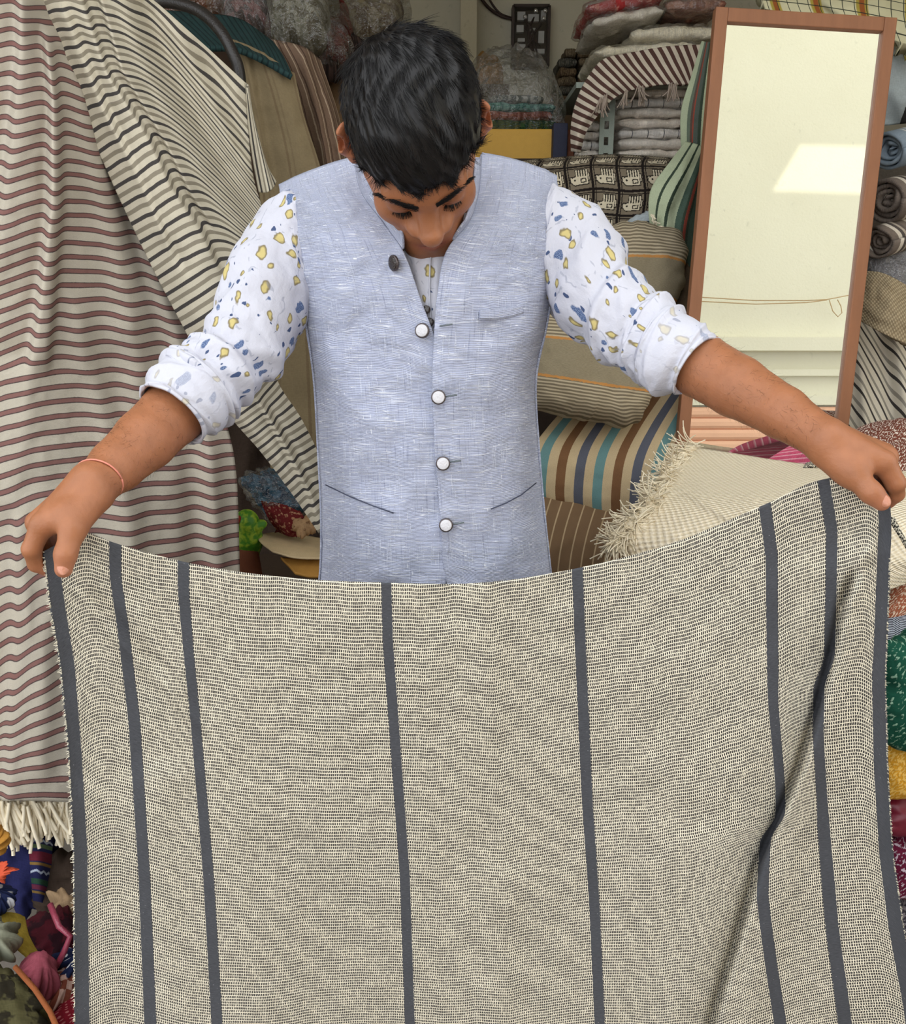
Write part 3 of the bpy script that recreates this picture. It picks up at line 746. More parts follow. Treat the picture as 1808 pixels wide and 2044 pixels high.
# fine hair on the forearms
for g in (armL, armR):
    pr = [p for p, _ in g[0][2]][1:]; n = 800; R0 = []; pl_ = np.array([np.linalg.norm(p[2] - p[1]) for p in pr]); pl_ /= pl_.sum(); dd = []
    for _ in range(n):
        p = pr[rng.choice(len(pr), p=pl_)]; h = rng.uniform(0, 1); a = rng.uniform(0, 2 * math.pi)
        ax = p[2] - p[1]; ax = ax / np.linalg.norm(ax); u = np.cross(ax, [0, 0, 1.]); u /= np.linalg.norm(u); w = np.cross(ax, u)
        nn = math.cos(a) * u + math.sin(a) * w; R0.append(p[1] + (p[2] - p[1]) * h + nn * (p[3] + (p[4] - p[3]) * h)); dd.append(ax * .9 + nn * .35 + rng.normal(0, .35, 3))
    V_, f_, _ = strands(np.array(R0), np.array(dd), rng.uniform(.006, .012, n), .00010, 0, .5, 3, 8)
    mesh('arm_hair', V_, f_, HAIR, person)
# thread round the wrist
wc = A3((186, 966, 1.045)); ax = A3((232, 930, 1.09)) - wc; ax /= np.linalg.norm(ax)
wc = wc + ax * .012; u = np.cross(ax, [0, 0, 1.]); u /= np.linalg.norm(u); w = np.cross(ax, u); a = np.linspace(0, 2 * math.pi, 33)
THR = plain('thread', (222, 140, 120), .7, .3)
br = tube_obj('thread_bracelet', [wc + .0292 * (math.cos(t) * u + math.sin(t) * w) + ax * .006 * math.sin(t + 1) for t in a], .0011, THR, person, 6)
br['label'] = 'thin pink and white thread tied round the wrist'

# ------------------------------------------------------------------ clothes
VEST = vest_mat(); SHIRT = shirt_mat(); SHIRTIN = shirt_mat('printed cotton, wrong side', .55)
VL = [[(556, 368, 1.372), (590, 351, 1.374), (625, 337, 1.374), (662, 324, 1.372), (704, 312, 1.367)],
      [(566, 410, 1.335), (605, 400, 1.302), (645, 392, 1.287), (685, 388, 1.280), (722, 384, 1.287)],
      [(577, 455, 1.320), (625, 450, 1.266), (675, 445, 1.236), (720, 442, 1.226), (765, 444, 1.226)],
      [(590, 520, 1.310), (645, 518, 1.246), (700, 515, 1.211), (755, 510, 1.196), (806, 505, 1.191)],
      [(600, 585, 1.310), (660, 585, 1.236), (720, 583, 1.201), (780, 580, 1.184), (837, 590, 1.180)],
      [(613, 655, 1.315), (670, 660, 1.236), (730, 662, 1.201), (800, 668, 1.181), (872, 690, 1.176)],
      [(628, 760, 1.320), (680, 770, 1.241), (740, 775, 1.201), (810, 780, 1.181), (884, 785, 1.175)],
      [(636, 900, 1.325), (690, 905, 1.241), (750, 910, 1.201), (820, 915, 1.183), (892, 915, 1.180)],
      [(642, 1030, 1.330), (695, 1040, 1.246), (755, 1045, 1.206), (825, 1048, 1.189), (896, 1045, 1.185)],
      [(640, 1140, 1.335), (695, 1155, 1.251), (757, 1160, 1.211), (827, 1165, 1.192), (890, 1160, 1.188)],
      [(628, 1225, 1.340), (690, 1245, 1.256), (757, 1255, 1.216), (827, 1260, 1.196), (872, 1262, 1.192)]]
VR = [[(962, 304, 1.367), (1002, 311, 1.373), (1040, 321, 1.375), (1078, 334, 1.375), (1112, 350, 1.372)],
      [(955, 382, 1.287), (995, 381, 1.282), (1035, 384, 1.289), (1075, 389, 1.305), (1112, 396, 1.335)],
      [(932, 445, 1.222), (980, 445, 1.226), (1025, 446, 1.240), (1068, 450, 1.268), (1112, 455, 1.320)],
      [(892, 500, 1.186), (950, 510, 1.195), (1005, 515, 1.212), (1060, 518, 1.247), (1109, 520, 1.310)],
      [(874, 582, 1.172), (935, 582, 1.183), (995, 583, 1.200), (1055, 585, 1.237), (1100, 585, 1.310)],
      [(867, 660, 1.167), (930, 662, 1.178), (990, 662, 1.200), (1048, 660, 1.237), (1088, 657, 1.315)],
      [(863, 770, 1.166), (925, 775, 1.178), (980, 775, 1.200), (1030, 768, 1.240), (1068, 760, 1.320)],
      [(869, 905, 1.170), (930, 910, 1.180), (985, 908, 1.200), (1037, 900, 1.240), (1074, 893, 1.325)],
      [(879, 1040, 1.176), (940, 1048, 1.188), (995, 1045, 1.205), (1045, 1035, 1.245), (1085, 1022, 1.330)],
      [(889, 1150, 1.180), (950, 1165, 1.190), (1005, 1160, 1.210), (1055, 1150, 1.250), (1097, 1135, 1.335)],
      [(912, 1250, 1.184), (965, 1260, 1.196), (1010, 1255, 1.216), (1062, 1240, 1.256), (1106, 1220, 1.340)]]
for q in (VL, VR):      # a shallower chest towards the armholes
    for r in q: pass
wl = [('r', [(700, 560), (660, 760), (650, 900)], 22, .004), ('r', [(640, 700), (690, 800), (760, 860), (800, 960)], 26, .005), ('r', [(660, 880), (700, 960), (740, 1020)], 20, .004), ('r', [(760, 420), (700, 520), (660, 640)], 30, .004)]
wr_ = [('r', [(1040, 600), (1050, 760), (1040, 900)], 22, .004), ('r', [(1000, 420), (1050, 520), (1075, 620)], 26, .004), ('r', [(940, 700), (1000, 800), (1040, 860)], 28, .004)]
vl = sheet('waistcoat_front', VL, VEST, person, 70, 120, .0035, folds=wl, wr=(.0045, 60, 3), kuv=.6)
vr = sheet('waistcoat_front', VR, VEST, person, 70, 120, .0035, folds=wr_, wr=(.0045, 60, 8), kuv=.6)
# back panel joins the side seams and the shoulders
VB = []
for a, b in zip(VL, VR):
    l, r = a[0], b[-1]; k = VL.index(a)
    ym = (l[1] + r[1]) / 2
    top = k == 0
    VB.append([l, (l[0] + 40, l[1] - (14 if top else 0), 1.372 if top else 1.415), ((l[0] + r[0]) / 2 - 110, ym - (42 if top else 0), 1.374 if top else 1.455), ((l[0] + r[0]) / 2, ym - (34 if top else 0), 1.41 if top else 1.468), ((l[0] + r[0]) / 2 + 110, ym - (42 if top else 0), 1.374 if top else 1.455), (r[0] - 40, r[1] - (14 if top else 0), 1.372 if top else 1.415), r])
sheet('waistcoat_back', VB, VEST, person, 70, 60, .003)
# stand collar, two ends
CL = [[(704, 314, 1.366), (722, 385, 1.286), (765, 444, 1.224), (803, 498, 1.190)], [(716, 330, 1.352), (733, 388, 1.272), (772, 436, 1.212), (803, 478, 1.182)], [(728, 330, 1.338), (745, 384, 1.258), (782, 430, 1.204), (800, 462, 1.180)]]
sheet('collar', CL, VEST, person, 40, 14, .003)
CRr = [[(963, 306, 1.366), (956, 382, 1.286), (938, 440, 1.226), (905, 480, 1.194)], [(958, 316, 1.346), (953, 385, 1.266), (940, 430, 1.212), (918, 458, 1.186)], [(950, 318, 1.332), (944, 380, 1.254), (940, 412, 1.208), (932, 440, 1.186)]]
sheet('collar', CRr, VEST, person, 40, 14, .003)
# stitched welts of the pockets
def welt(pts, h, name='pocket_welt'):
    c = [[(x, y - h, Y) for x, y, Y in pts], [(x, y, Y - .0004) for x, y, Y in pts], [(x, y + h, Y) for x, y, Y in pts]]
    sheet(name, c, VEST, person, 24, 6, .002)
def dark_line(pts, name, mat, r=.0009):
    return tube_obj(name, [A3(p) for p in pts], r, mat, person, 6)
SEAM = plain('pocket slit shade', (70, 74, 92), .9)  # dark colour stands in for the shade inside the pocket slits
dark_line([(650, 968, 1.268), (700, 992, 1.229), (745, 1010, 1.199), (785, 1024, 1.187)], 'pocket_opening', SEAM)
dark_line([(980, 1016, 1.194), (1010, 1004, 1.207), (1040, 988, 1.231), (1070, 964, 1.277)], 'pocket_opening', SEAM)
welt([(958, 628, 1.182), (990, 627, 1.193), (1022, 622, 1.209), (1044, 616, 1.226)], 10)
# buttons
METAL = plain('button rim', (92, 84, 84), .35, .5, .1, metal=.7); SHELL = plain('pearl button', (200, 198, 202), .3, .5, .04); DARKB = plain('dark button', (44, 36, 34), .25, .6, .1)
def disc(c, n, r, h, k=28, dome=.25):
    n = n / np.linalg.norm(n); u = np.cross(n, [0, 0, 1.]); u /= np.linalg.norm(u); w = np.cross(n, u); prof = [(0, 0), (r, 0), (r, h * .7), (r * .9, h), (r * .45, h * (1 + dome)), (0, h * (1 + dome * 1.3))]
    V = []; a = np.linspace(0, 2 * math.pi, k, endpoint=False)
    for rr, z in prof: V.append(c + n * z + rr * (np.cos(a)[:, None] * u + np.sin(a)[:, None] * w))
    return np.concatenate(V), grid_faces(len(prof), k, True)
def button(px, py, Y, nrm=(0, -1, .12), rim=METAL, face=SHELL, r=.0098):
    c = A3((px, py, Y)); n = np.array(nrm, float)
    V, f = disc(c, n, r, .003, dome=.05); b = mesh('button', V, f, rim, person)
    V, f = disc(c + n / np.linalg.norm(n) * .0028, n, r * .82, .0012); mesh('button_face', V, f, face, b)
button(787, 525, 1.183, (-.75, -.6, -.1), METAL, DARKB, .0105)
button(843, 660, 1.170, (-.25, -1, .1)); button(875, 793, 1.161); button(884, 925, 1.166); button(890, 1048, 1.172)
HOLE = plain('buttonhole thread', (104, 112, 116), .9)
for x, y, Y in ((891, 650, 1.167), (900, 791, 1.164), (908, 922, 1.169), (914, 1046, 1.176)):
    p = tube_obj('buttonhole', [A3((x - 14, y + 1, Y)), A3((x, y - 1, Y)), A3((x + 12, y - 3, Y))], .0011, HOLE, person, 6)

# shirt: front inside the neck opening, sleeves, rolled cuffs
SF = [[(735, 392, 1.31), (800, 420, 1.285), (850, 430, 1.275), (900, 418, 1.285), (950, 390, 1.31)],
      [(755, 470, 1.255), (805, 475, 1.231), (850, 478, 1.225), (900, 472, 1.231), (945, 465, 1.255)],
      [(780, 560, 1.225), (825, 562, 1.207), (855, 563, 1.202), (890, 562, 1.206), (930, 560, 1.225)],
      [(800, 660, 1.210), (840, 664, 1.194), (862, 665, 1.190), (890, 664, 1.192), (930, 660, 1.21)],
      [(800, 900, 1.215), (850, 905, 1.200), (870, 905, 1.197), (900, 905, 1.199), (950, 900, 1.215)],
      [(790, 1170, 1.225), (850, 1180, 1.205), (885, 1182, 1.202), (910, 1182, 1.204), (960, 1170, 1.225)],
      [(780, 1290, 1.232), (850, 1300, 1.212), (885, 1302, 1.209), (910, 1302, 1.211), (960, 1290, 1.232)]]
sf = sheet('shirt_front', SF, SHIRT, person, 40, 90, .002, folds=[('r', [(850, 450), (862, 700)], 10, .003), ('r', [(820, 470), (845, 620)], 10, .004), ('s', [(868, 480), (866, 700)], 6, .002)])
sf['label'] = 'white shirt front with ochre and blue pebble print'
dark_line([(862, 486, 1.219), (858, 530, 1.205), (857, 570, 1.198), (858, 610, 1.190), (862, 660, 1.185)], 'placket', SHIRT, .0012)
for x, y in ((851, 618), (858, 643)):
    c = A3((x, y, 1.184)); V, f = disc(c, np.array([-.1, -1, .1]), .0055, .002); mesh('shirt_button', V, f, DARKB, person)
def wrinkles(seed, amp, rings, spiral, start=0.):
    def f(t, a):
        w = amp * fbm(t * 9 + .6 * np.sin(a + seed), np.cos(a) * 1.6 + np.sin(a) * .9 + seed, seed, 4)
        for c, wd, am, tw in rings:
            d = (t - c - tw * np.sin(a + seed * 1.3)) / wd; w = w + am * np.exp(-d * d)
        for c, wd, am in spiral:
            d = np.sin(a * 1 - t * 7 + c) ; w = w + am * np.exp(-((d) / wd) ** 2)
        return w
    return f
SL = [(590, 375, 650, 540, 1.372), (552, 392, 618, 590, 1.362), (503, 436, 612, 628, 1.348), (457, 505, 608, 660, 1.322), (434, 588, 578, 706, 1.288), (420, 645, 545, 750, 1.260), (382, 676, 505, 795, 1.235), (348, 702, 468, 822, 1.216), (330, 716, 448, 836, 1.208)]
sl_ = tube_sil('sleeve', SL, SHIRT, person, 96, 150, .92, wrinkles(2, .0035, [(.60, .03, .005, .03), (.68, .02, -.006, .02), (.76, .02, .005, -.03), (.82, .02, -.005, .02), (.88, .022, .006, .02), (.94, .02, -.006, .01)], [(1.2, .3, .005), (3.4, .25, .004)]))
SR = [(1082, 356, 1025, 560, 1.372), (1120, 376, 1085, 605, 1.362), (1168, 402, 1105, 622, 1.348), (1212, 448, 1128, 648, 1.322), (1240, 508, 1165, 690, 1.288), (1280, 552, 1215, 728, 1.260), (1322, 588, 1258, 748, 1.235), (1348, 612, 1284, 756, 1.216), (1362, 628, 1296, 764, 1.208)]
sr_ = tube_sil('sleeve', SR, SHIRT, person, 96, 150, .92, wrinkles(5, .0035, [(.42, .03, .005, .03), (.52, .025, -.006, .02), (.60, .02, .006, -.03), (.70, .02, -.005, .02), (.80, .022, .005, .02), (.93, .02, -.006, .01)], [(2.2, .3, .005), (.4, .25, .004)]), uvo=(.31, .17))
CUL = [(340, 706, 452, 838, 1.212), (326, 716, 452, 842, 1.206), (306, 742, 436, 856, 1.190), (287, 772, 412, 868, 1.176), (279, 781, 405, 875, 1.170)]
tube_sil('rolled_cuff', CUL, SHIRTIN, person, 80, 40, .95, wrinkles(7, .002, [(.15, .1, .004, .05), (.5, .12, .003, .1)], [(1., .25, .004)]), thick=.003, uvo=(.1, .4))
CUR = [(1350, 612, 1280, 752, 1.212), (1362, 624, 1282, 764, 1.206), (1392, 645, 1300, 782, 1.190), (1420, 664, 1340, 782, 1.176), (1431, 674, 1352, 786, 1.170)]
tube_sil('rolled_cuff', CUR, SHIRTIN, person, 80, 40, .95, wrinkles(9, .002, [(.15, .1, .004, .05), (.5, .12, .003, .1)], [(1., .25, .004)]), thick=.003, uvo=(.25, .1))
# trousers and shoes, behind the throw
TR = cloth_plain('grey trousers', (84, 82, 80))
tg = [('u', .05, [(el(A3((860, 1120, 1.325)), (.155, .100, .14)), .05)])]
for s in (-1, 1): tg.append(('u', .04, [(rc((s * .085 - .03, 1.33, .80), (s * .10 - .03, 1.31, .47), .096, .076), .03), (rc((s * .10 - .03, 1.31, .47), (s * .105 - .03, 1.36, .12), .076, .064), .03)]))
V, f = make(tg, (-.3, 1.1, .02), (.3, 1.55, 1.1), .009, 2); mesh('trousers', V, f, TR, person, V[:, [0, 2]])
LEA = plain('shoe leather', (48, 34, 26), .4)
for s in (-1, 1):
    V, f = make([('u', .02, [(rc((s * .105 - .03, 1.39, .045), (s * .118 - .03, 1.19, .03), .044, .036), .02), (rc((s * .105 - .03, 1.37, .06), (s * .105 - .03, 1.37, .11), .044, .042), .02)]), ('i', .004, [(el((s * .1 - .03, 1.3, 1.0), (2, 2, 1.0)), .01)])], (s * .11 - .03 - .08, 1.1, -.02), (s * .11 - .03 + .08, 1.48, .17), .006, 1)
    mesh('shoe', V, f, LEA, person)

# ------------------------------------------------------------------ the throw he holds
THROW = throw_mat()
def col(*p): return np.array(p, float)
tops = np.array([(86, 1104), (100, 1086), (150, 1062), (228, 1083), (365, 1120), (560, 1150), (770, 1163), (960, 1163), (1155, 1134), (1340, 1085), (1527, 1007), (1645, 957), (1700, 945), (1752, 958), (1776, 1000)], float)
COLS = [  # u, polyline
    (.000, col((88, 1100), (100, 1200), (122, 1330), (138, 1500), (148, 1700), (150, 2044), (150, 2300))),
    (.011, col((103, 1092), (115, 1190), (138, 1330), (152, 1500), (163, 1700), (166, 2044), (166, 2300))),
    (.048, col((160, 1062), (172, 1190), (192, 1330), (207, 1500), (222, 1700), (232, 2044), (235, 2300))),
    (.087, col((230, 1084), (230, 1150), (245, 1250), (268, 1440), (288, 1750), (300, 2044), (304, 2300))),
    (.128, col((298, 1104), (302, 1190), (318, 1300), (335, 1450), (354, 1750), (368, 2044), (374, 2300))),
    (.168, col((366, 1121), (366, 1180), (376, 1300), (391, 1450), (416, 1750), (433, 2044), (440, 2300))),
    (.290, col((568, 1152), (570, 1300), (592, 1560), (612, 1800), (624, 2044), (630, 2300))),
    (.411, col((771, 1163), (774, 1280), (790, 1500), (808, 1750), (818, 2044), (822, 2300))),
    (.528, col((962, 1163), (968, 1300), (982, 1560), (998, 1800), (1006, 2044), (1010, 2300))),
    (.645, col((1152, 1134), (1160, 1330), (1172, 1600), (1186, 1800), (1197, 2044), (1204, 2300))),
    (.757, col((1342, 1084), (1354, 1330), (1362, 1600), (1360, 1800), (1368, 2044), (1376, 2300))),
    (.868, col((1526, 1007), (1540, 1110), (1541, 1250), (1543, 1400), (1557, 1560), (1558, 1632), (1527, 1672), (1521, 1790), (1535, 1900), (1557, 2044), (1590, 2300))),
    (.941, col((1643, 957), (1660, 1060), (1658, 1200), (1655, 1318), (1634, 1365), (1632, 1470), (1643, 1650), (1660, 1850), (1686, 2044), (1725, 2300))),
    (1.004, col((1752, 960), (1764, 1040), (1758, 1200), (1752, 1350), (1756, 1530), (1766, 1700), (1786, 1850), (1815, 2000), (1862, 2300))),
    (1.015, col((1772, 985), (1776, 1040), (1772, 1200), (1766, 1350), (1770, 1530), (1780, 1700), (1802, 1850), (1832, 2000), (1880, 2300)))]
nvr = 210; nuc = 300
uc = np.array([c[0] for c in COLS]); tt = np.linspace(0, 1, nvr)
PXc = []; PYc = []
for u_, pl in COLS:
    y0 = pl[0, 1]; ys = y0 + (2290 - y0) * tt
    xs = np.interp(ys, pl[:, 1], pl[:, 0])
    k = np.array([1, 4, 6, 4, 1]) / 16.
    for _ in range(2):
        e = np.pad(xs, 2, mode='reflect', reflect_type='odd'); xs = np.convolve(e, k, 'valid')
    PXc.append(xs); PYc.append(ys)
PXc = np.array(PXc); PYc = np.array(PYc)
uu = np.concatenate([np.linspace(0, .02, 14)[:-1], np.linspace(.02, .99, nuc - 28), np.linspace(.99, 1.015, 15)[1:]]); nuc = len(uu)
def across(M):     # monotone-ish cubic over u for every row
    from_ = np.zeros((nvr, nuc)); n = len(uc); h = np.diff(uc)
    for r in range(nvr):
        y = M[:, r]; d = np.diff(y) / h; m = np.zeros(n); m[0] = d[0]; m[-1] = d[-1]
        m[1:-1] = (d[:-1] * h[1:] + d[1:] * h[:-1]) / (h[:-1] + h[1:])
        i = np.clip(np.searchsorted(uc, uu) - 1, 0, n - 2); t = (uu - uc[i]) / h[i]
        from_[r] = (2 * t ** 3 - 3 * t ** 2 + 1) * y[i] + (t ** 3 - 2 * t ** 2 + t) * h[i] * m[i] + (-2 * t ** 3 + 3 * t ** 2) * y[i + 1] + (t ** 3 - t ** 2) * h[i] * m[i + 1]
    return from_
PX = across(PXc); PY = across(PYc)
UU = np.broadcast_to(uu[None], PX.shape); TT = np.broadcast_to(tt[:, None], PX.shape)
YY = 1.0 + .085 * np.sin(np.clip(UU / 1.015, 0, 1) * math.pi) ** .8 + .012 * TT
# folds: soft vertical waves growing downwards, the diagonal fold on the right, pulls from the thumbs
YY += .010 * TT * np.sin(UU * 21 + .8) + .006 * np.sin(UU * 11 + TT * 3)
fl = folds_disp(PX, PY, [('s', [(1712, 1130), (1685, 1210), (1660, 1320), (1640, 1400), (1600, 1530), (1556, 1635), (1520, 1720), (1480, 1860), (1435, 2010), (1390, 2200)], 12, .022), ('r', [(1708, 1120), (1681, 1210), (1655, 1320), (1634, 1400), (1594, 1530), (1550, 1635), (1513, 1720), (1472, 1860), (1427, 2010), (1382, 2200)], 9, -.022),
                         ('r', [(1740, 1060), (1700, 1180), (1690, 1300), (1660, 1420), (1600, 1600), (1560, 1740), (1520, 1900), (1480, 2050), (1450, 2250)], 40, .012),
                         ('r', [(128, 1140), (170, 1190), (235, 1275), (330, 1370), (420, 1480)], 16, .006), ('r', [(150, 1140), (215, 1215), (290, 1300), (360, 1360)], 14, -.005),
                         ('r', [(240, 1180), (320, 1290), (390, 1420)], 22, .004), ('r', [(1745, 1010), (1735, 1090), (1700, 1160)], 16, .008),
                         ('r', [(960, 1130), (965, 1260), (985, 1500)], 30, .004), ('r', [(330, 1500), (300, 1700), (330, 2000), (340, 2250)], 50, .008), ('r', [(1010, 1700), (990, 1900), (1000, 2250)], 50, .007)])
Y0_ = YY.copy(); YY += fl + .0022 * fbm(PX / 70, PY / 90, 5)
# the top is folded over: a rounded edge and a back layer
back = []
for dy, dY in ((150, .030), (90, .030), (40, .028), (14, .024), (3, .016), (0, .008)):
    kk = int(dy / 6); back.append((PX[kk] * 1. + np.clip(6 - np.arange(nuc), 0, 6) * 1.0 - np.clip(np.arange(nuc) - nuc + 7, 0, 6), PY[0] + dy, YY[0] + dY))
PX = np.concatenate([np.stack([b[0] for b in back]), PX]); PY = np.concatenate([np.stack([b[1] for b in back]), PY]); YY = np.concatenate([np.stack([b[2] for b in back]), YY])
P = at(PX, PY, YY)
P0_ = at(PX, PY, np.concatenate([YY[:len(back)], Y0_]))
nb = len(back)
mid = nuc // 2
lenv = np.concatenate([[0], np.cumsum(np.linalg.norm(np.diff(P, axis=0), axis=-1).mean(1))])
# length along the cloth per column so that the rows of the weave follow the sag
seg = np.linalg.norm(np.diff(P0_, axis=0), axis=-1); VV = np.concatenate([np.zeros((1, nuc)), np.cumsum(seg, 0)]); 
UVt = np.stack([np.broadcast_to(uu[None], VV.shape), VV], -1)
throw = slab(P, UVt, .0028, THROW, 'handwoven_throw', None)
tag(throw, 'cream and charcoal grid-weave throw with slate grey bands held out in front', 'throw')
# loose weft loops along the two selvedges
rng = np.random.default_rng(11)
LOOP = cloth_plain('cream loops', (222, 214, 192))
rows = np.arange(nb, len(P) - 1)
for side, sg, rws in ((0, -1, rows), (-1, 1, rows[20:])):
    k = 430; r = rng.uniform(rws[0], rws[-1], k); i = r.astype(int); fr = r - i
    p0 = P[i, side] * (1 - fr[:, None]) + P[i + 1, side] * fr[:, None]
    d = np.stack([np.full(k, sg * 1.), rng.normal(0, .4, k) - .4, rng.normal(-.2, .5, k)], 1)
    V_, f_, _ = strands(p0, d, rng.uniform(.0025, .006, k) * (1 if side == 0 else .6), .0008, .8, .8, 3, 13)
    mesh('selvedge_loops', V_, f_, LOOP, throw, np.zeros((len(V_), 2)))['kind'] = 'stuff'

# ------------------------------------------------------------------ the shop
def struct(o): o['kind'] = 'structure'; return o
def wall_mat(name, c, c2, scale=3.):
    n = NT(name); o = n.obj(); z = n.noise(o, scale, 5, .6); s_ = n.step(n.noise(o, 22, 4, .7), .60, .72)
    col = n.mix(z, srgb(c), srgb(c2)); col = n.mix(n.math('MULTIPLY', s_, .25), col, tuple(x * .5 for x in srgb(c2)[:3]) + (1,))
    n.pbsdf(col, .85, .2, bump=n.noise(o, 60, 3), bdist=.002); return n.m
WALL = wall_mat('old distempered wall', (196, 190, 168), (168, 160, 138)); FLOOR = wall_mat('concrete floor', (142, 134, 124), (112, 104, 96)); CEIL = wall_mat('ceiling plaster', (206, 202, 190), (190, 184, 170))
CREAM = wall_mat('cream house wall', (224, 220, 202), (214, 209, 188), 2.)
def wbox(name, lo, hi, mat):
    lo = np.array(lo, float); hi = np.array(hi, float); return struct(box(name, (lo + hi) / 2, hi - lo, mat))
wbox('floor', (-7, -7, -.1), (7, 4.7, 0), FLOOR)
wbox('wall_back', (-2.4, 4.6, 0), (2.6, 4.75, 2.9), WALL)
wbox('wall_left', (-2.4, 1.0, 0), (-2.25, 4.6, 2.9), WALL)
wbox('wall_right', (2.45, 1.0, 0), (2.6, 4.6, 2.9), WALL)
wbox('ceiling', (-2.4, 1.15, 2.9), (2.6, 4.75, 3.05), CEIL)
wbox('trim_1', (at(919, 80, 4.4)[0], 4.38, 0), (at(951, 80, 4.4)[0], 4.6, 2.9), wall_mat('pillar', (188, 178, 152), (160, 150, 124)))
wbox('floor_bench', (-.62, 1.72, 0), (-.22, 2.35, .60), plain('dark bench wood', (70, 56, 44), .8))
wbox('floor_platform', (.30, 1.62, 0), (2.4, 3.6, .46), plain('old planks', (110, 84, 62), .8))

# mirror leaning on the goods
MT = A3((1606.5, 28, 2.10)); MB = A3((1520, 860, 2.0)); MU = MT - MB; MH = np.linalg.norm(MU); MU /= MH
MR = np.array([1., 0.02, 0]); MR -= MU * (MR @ MU); MR /= np.linalg.norm(MR); MN = np.cross(MR, MU)     # faces the camera
MW = .392; ML = MH + .36; MBm = MT - MU * ML
RM = np.stack([MR, -MN, MU], 1)
def wood(name, c):
    n = NT(name); o = n.obj(); sx = n.node('ShaderNodeMapping', {0: o, 3: (30, 30, 3)}).outputs[0]
    z = n.noise(sx, 1.5, 5, .65); sc = n.step(n.noise(o, 40, 4, .7), .66, .74)
    col = n.mix(z, srgb(tuple(x * .80 for x in c)), srgb(c)); col = n.mix(n.math('MULTIPLY', sc, .5), col, srgb((120, 76, 52)))
    n.pbsdf(col, .5, .35, bump=z, bdist=.001); return n.m
FRAME = wood('painted mirror frame', (158, 106, 74))
mir = empty('standing_mirror', MBm, 'tall mirror in an orange-brown wooden frame leaning on the goods', 'mirror')
def mbox(name, u0, u1, w0, w1, n0, n1, mat, bev=.002):
    c = MBm + MR * (u0 + u1) / 2 + MU * (w0 + w1) / 2 + MN * (n0 + n1) / 2
    return box(name, c, (u1 - u0, n1 - n0, w1 - w0), mat, mir, RM, bev)
fw = .027
mbox('frame_rail', -MW / 2, -MW / 2 + fw, 0, ML, -.012, .012, FRAME); mbox('frame_rail', MW / 2 - fw, MW / 2, 0, ML, -.012, .012, FRAME)
mbox('frame_rail', -MW / 2 + fw, MW / 2 - fw, ML - fw * 1.05, ML, -.012, .0115, FRAME); mbox('frame_rail', -MW / 2 + fw, MW / 2 - fw, 0, fw, -.012, .0115, FRAME)
n = NT('mirror glass'); o = n.obj()
dirt = n.step(n.noise(o, 26, 6, .75), .60, .78)
rg = n.math('MULTIPLY', dirt, .12)
gl = n.node('ShaderNodeBsdfGlossy', {'Color': (.90, .91, .86, 1), 'Roughness': rg}); df = n.node('ShaderNodeBsdfDiffuse', {'Color': (.75, .75, .7, 1)})
mx = n.node('ShaderNodeMixShader', {0: n.math('ADD', .02, n.math('MULTIPLY', dirt, .05)), 1: gl.outputs[0], 2: df.outputs[0]}); n.t.links.new(mx.outputs[0], n.out.inputs[0])
mbox('mirror_glass', -MW / 2 + fw - .003, MW / 2 - fw + .003, fw - .003, ML - fw + .003, -.006, .001, n.m, 0)
mbox('back_board', -MW / 2 + .01, MW / 2 - .01, .01, ML - .01, -.016, -.0125, plain('hardboard', (120, 92, 66)), 0)

# what stands across the lane: seen in the mirror
LY = -2.6
def refl(px, py, Y=LY):
    d = at(px, py, 1.) - np.array([0, 0, ZC]); c = np.array([0, 0, ZC])
    pm = MBm + MN * .001; t = ((pm - c) @ MN) / (d @ MN); h = c + d * t
    r = d - 2 * (d @ MN) * MN; s = (Y - h[1]) / r[1]; return h + r * s
zl = refl(1600, 795)[2]; zl2 = refl(1480, 775)[2]
wbox('wall_front', (.9, LY - .25, 0), (6.5, LY, 5.1), CREAM)
for k, (y0, dz, dp) in enumerate(((690, .10, .10), (745, .05, .05), (800, .07, .05))):
    z = refl(1620, y0)[2]; wbox('trim_%d' % (k + 2), (.9, LY, z - dz / 2), (6.5, LY + dp, z + dz / 2), CREAM)
# ribbed shutter under the ledge, slat by slat
SH = plain('terracotta shutter paint', (226, 176, 146), .6, .3, .06, 8)
zt = refl(1620, 812)[2]
sh = empty('roller_shutter', (2.4, LY + .02, 0), 'terracotta pink ribbed roller shutter reflected in the bottom of the mirror', 'shutter')
z = zt; hs = .085
while z > .1:
    y0 = LY + .02; x0, x1 = 1.2, 4.2
    prof = [(0, 0), (.018, -.006), (.024, -.03), (.024, -.06), (.012, -.078), (0, -hs)]
    V = np.array([[x, y0 + p, z + q] for x in (x0, x1) for p, q in prof]); m = len(prof)
    V = np.concatenate([V, V * 1 + np.array([0, -.018, 0]) * 0])
    fcs = [(i, i + 1, m + i + 1, m + i) for i in range(m - 1)]
    mesh('slat', V[:2 * m], fcs, SH, sh, V[:2 * m][:, [0, 2]], smooth=False)
    z -= hs
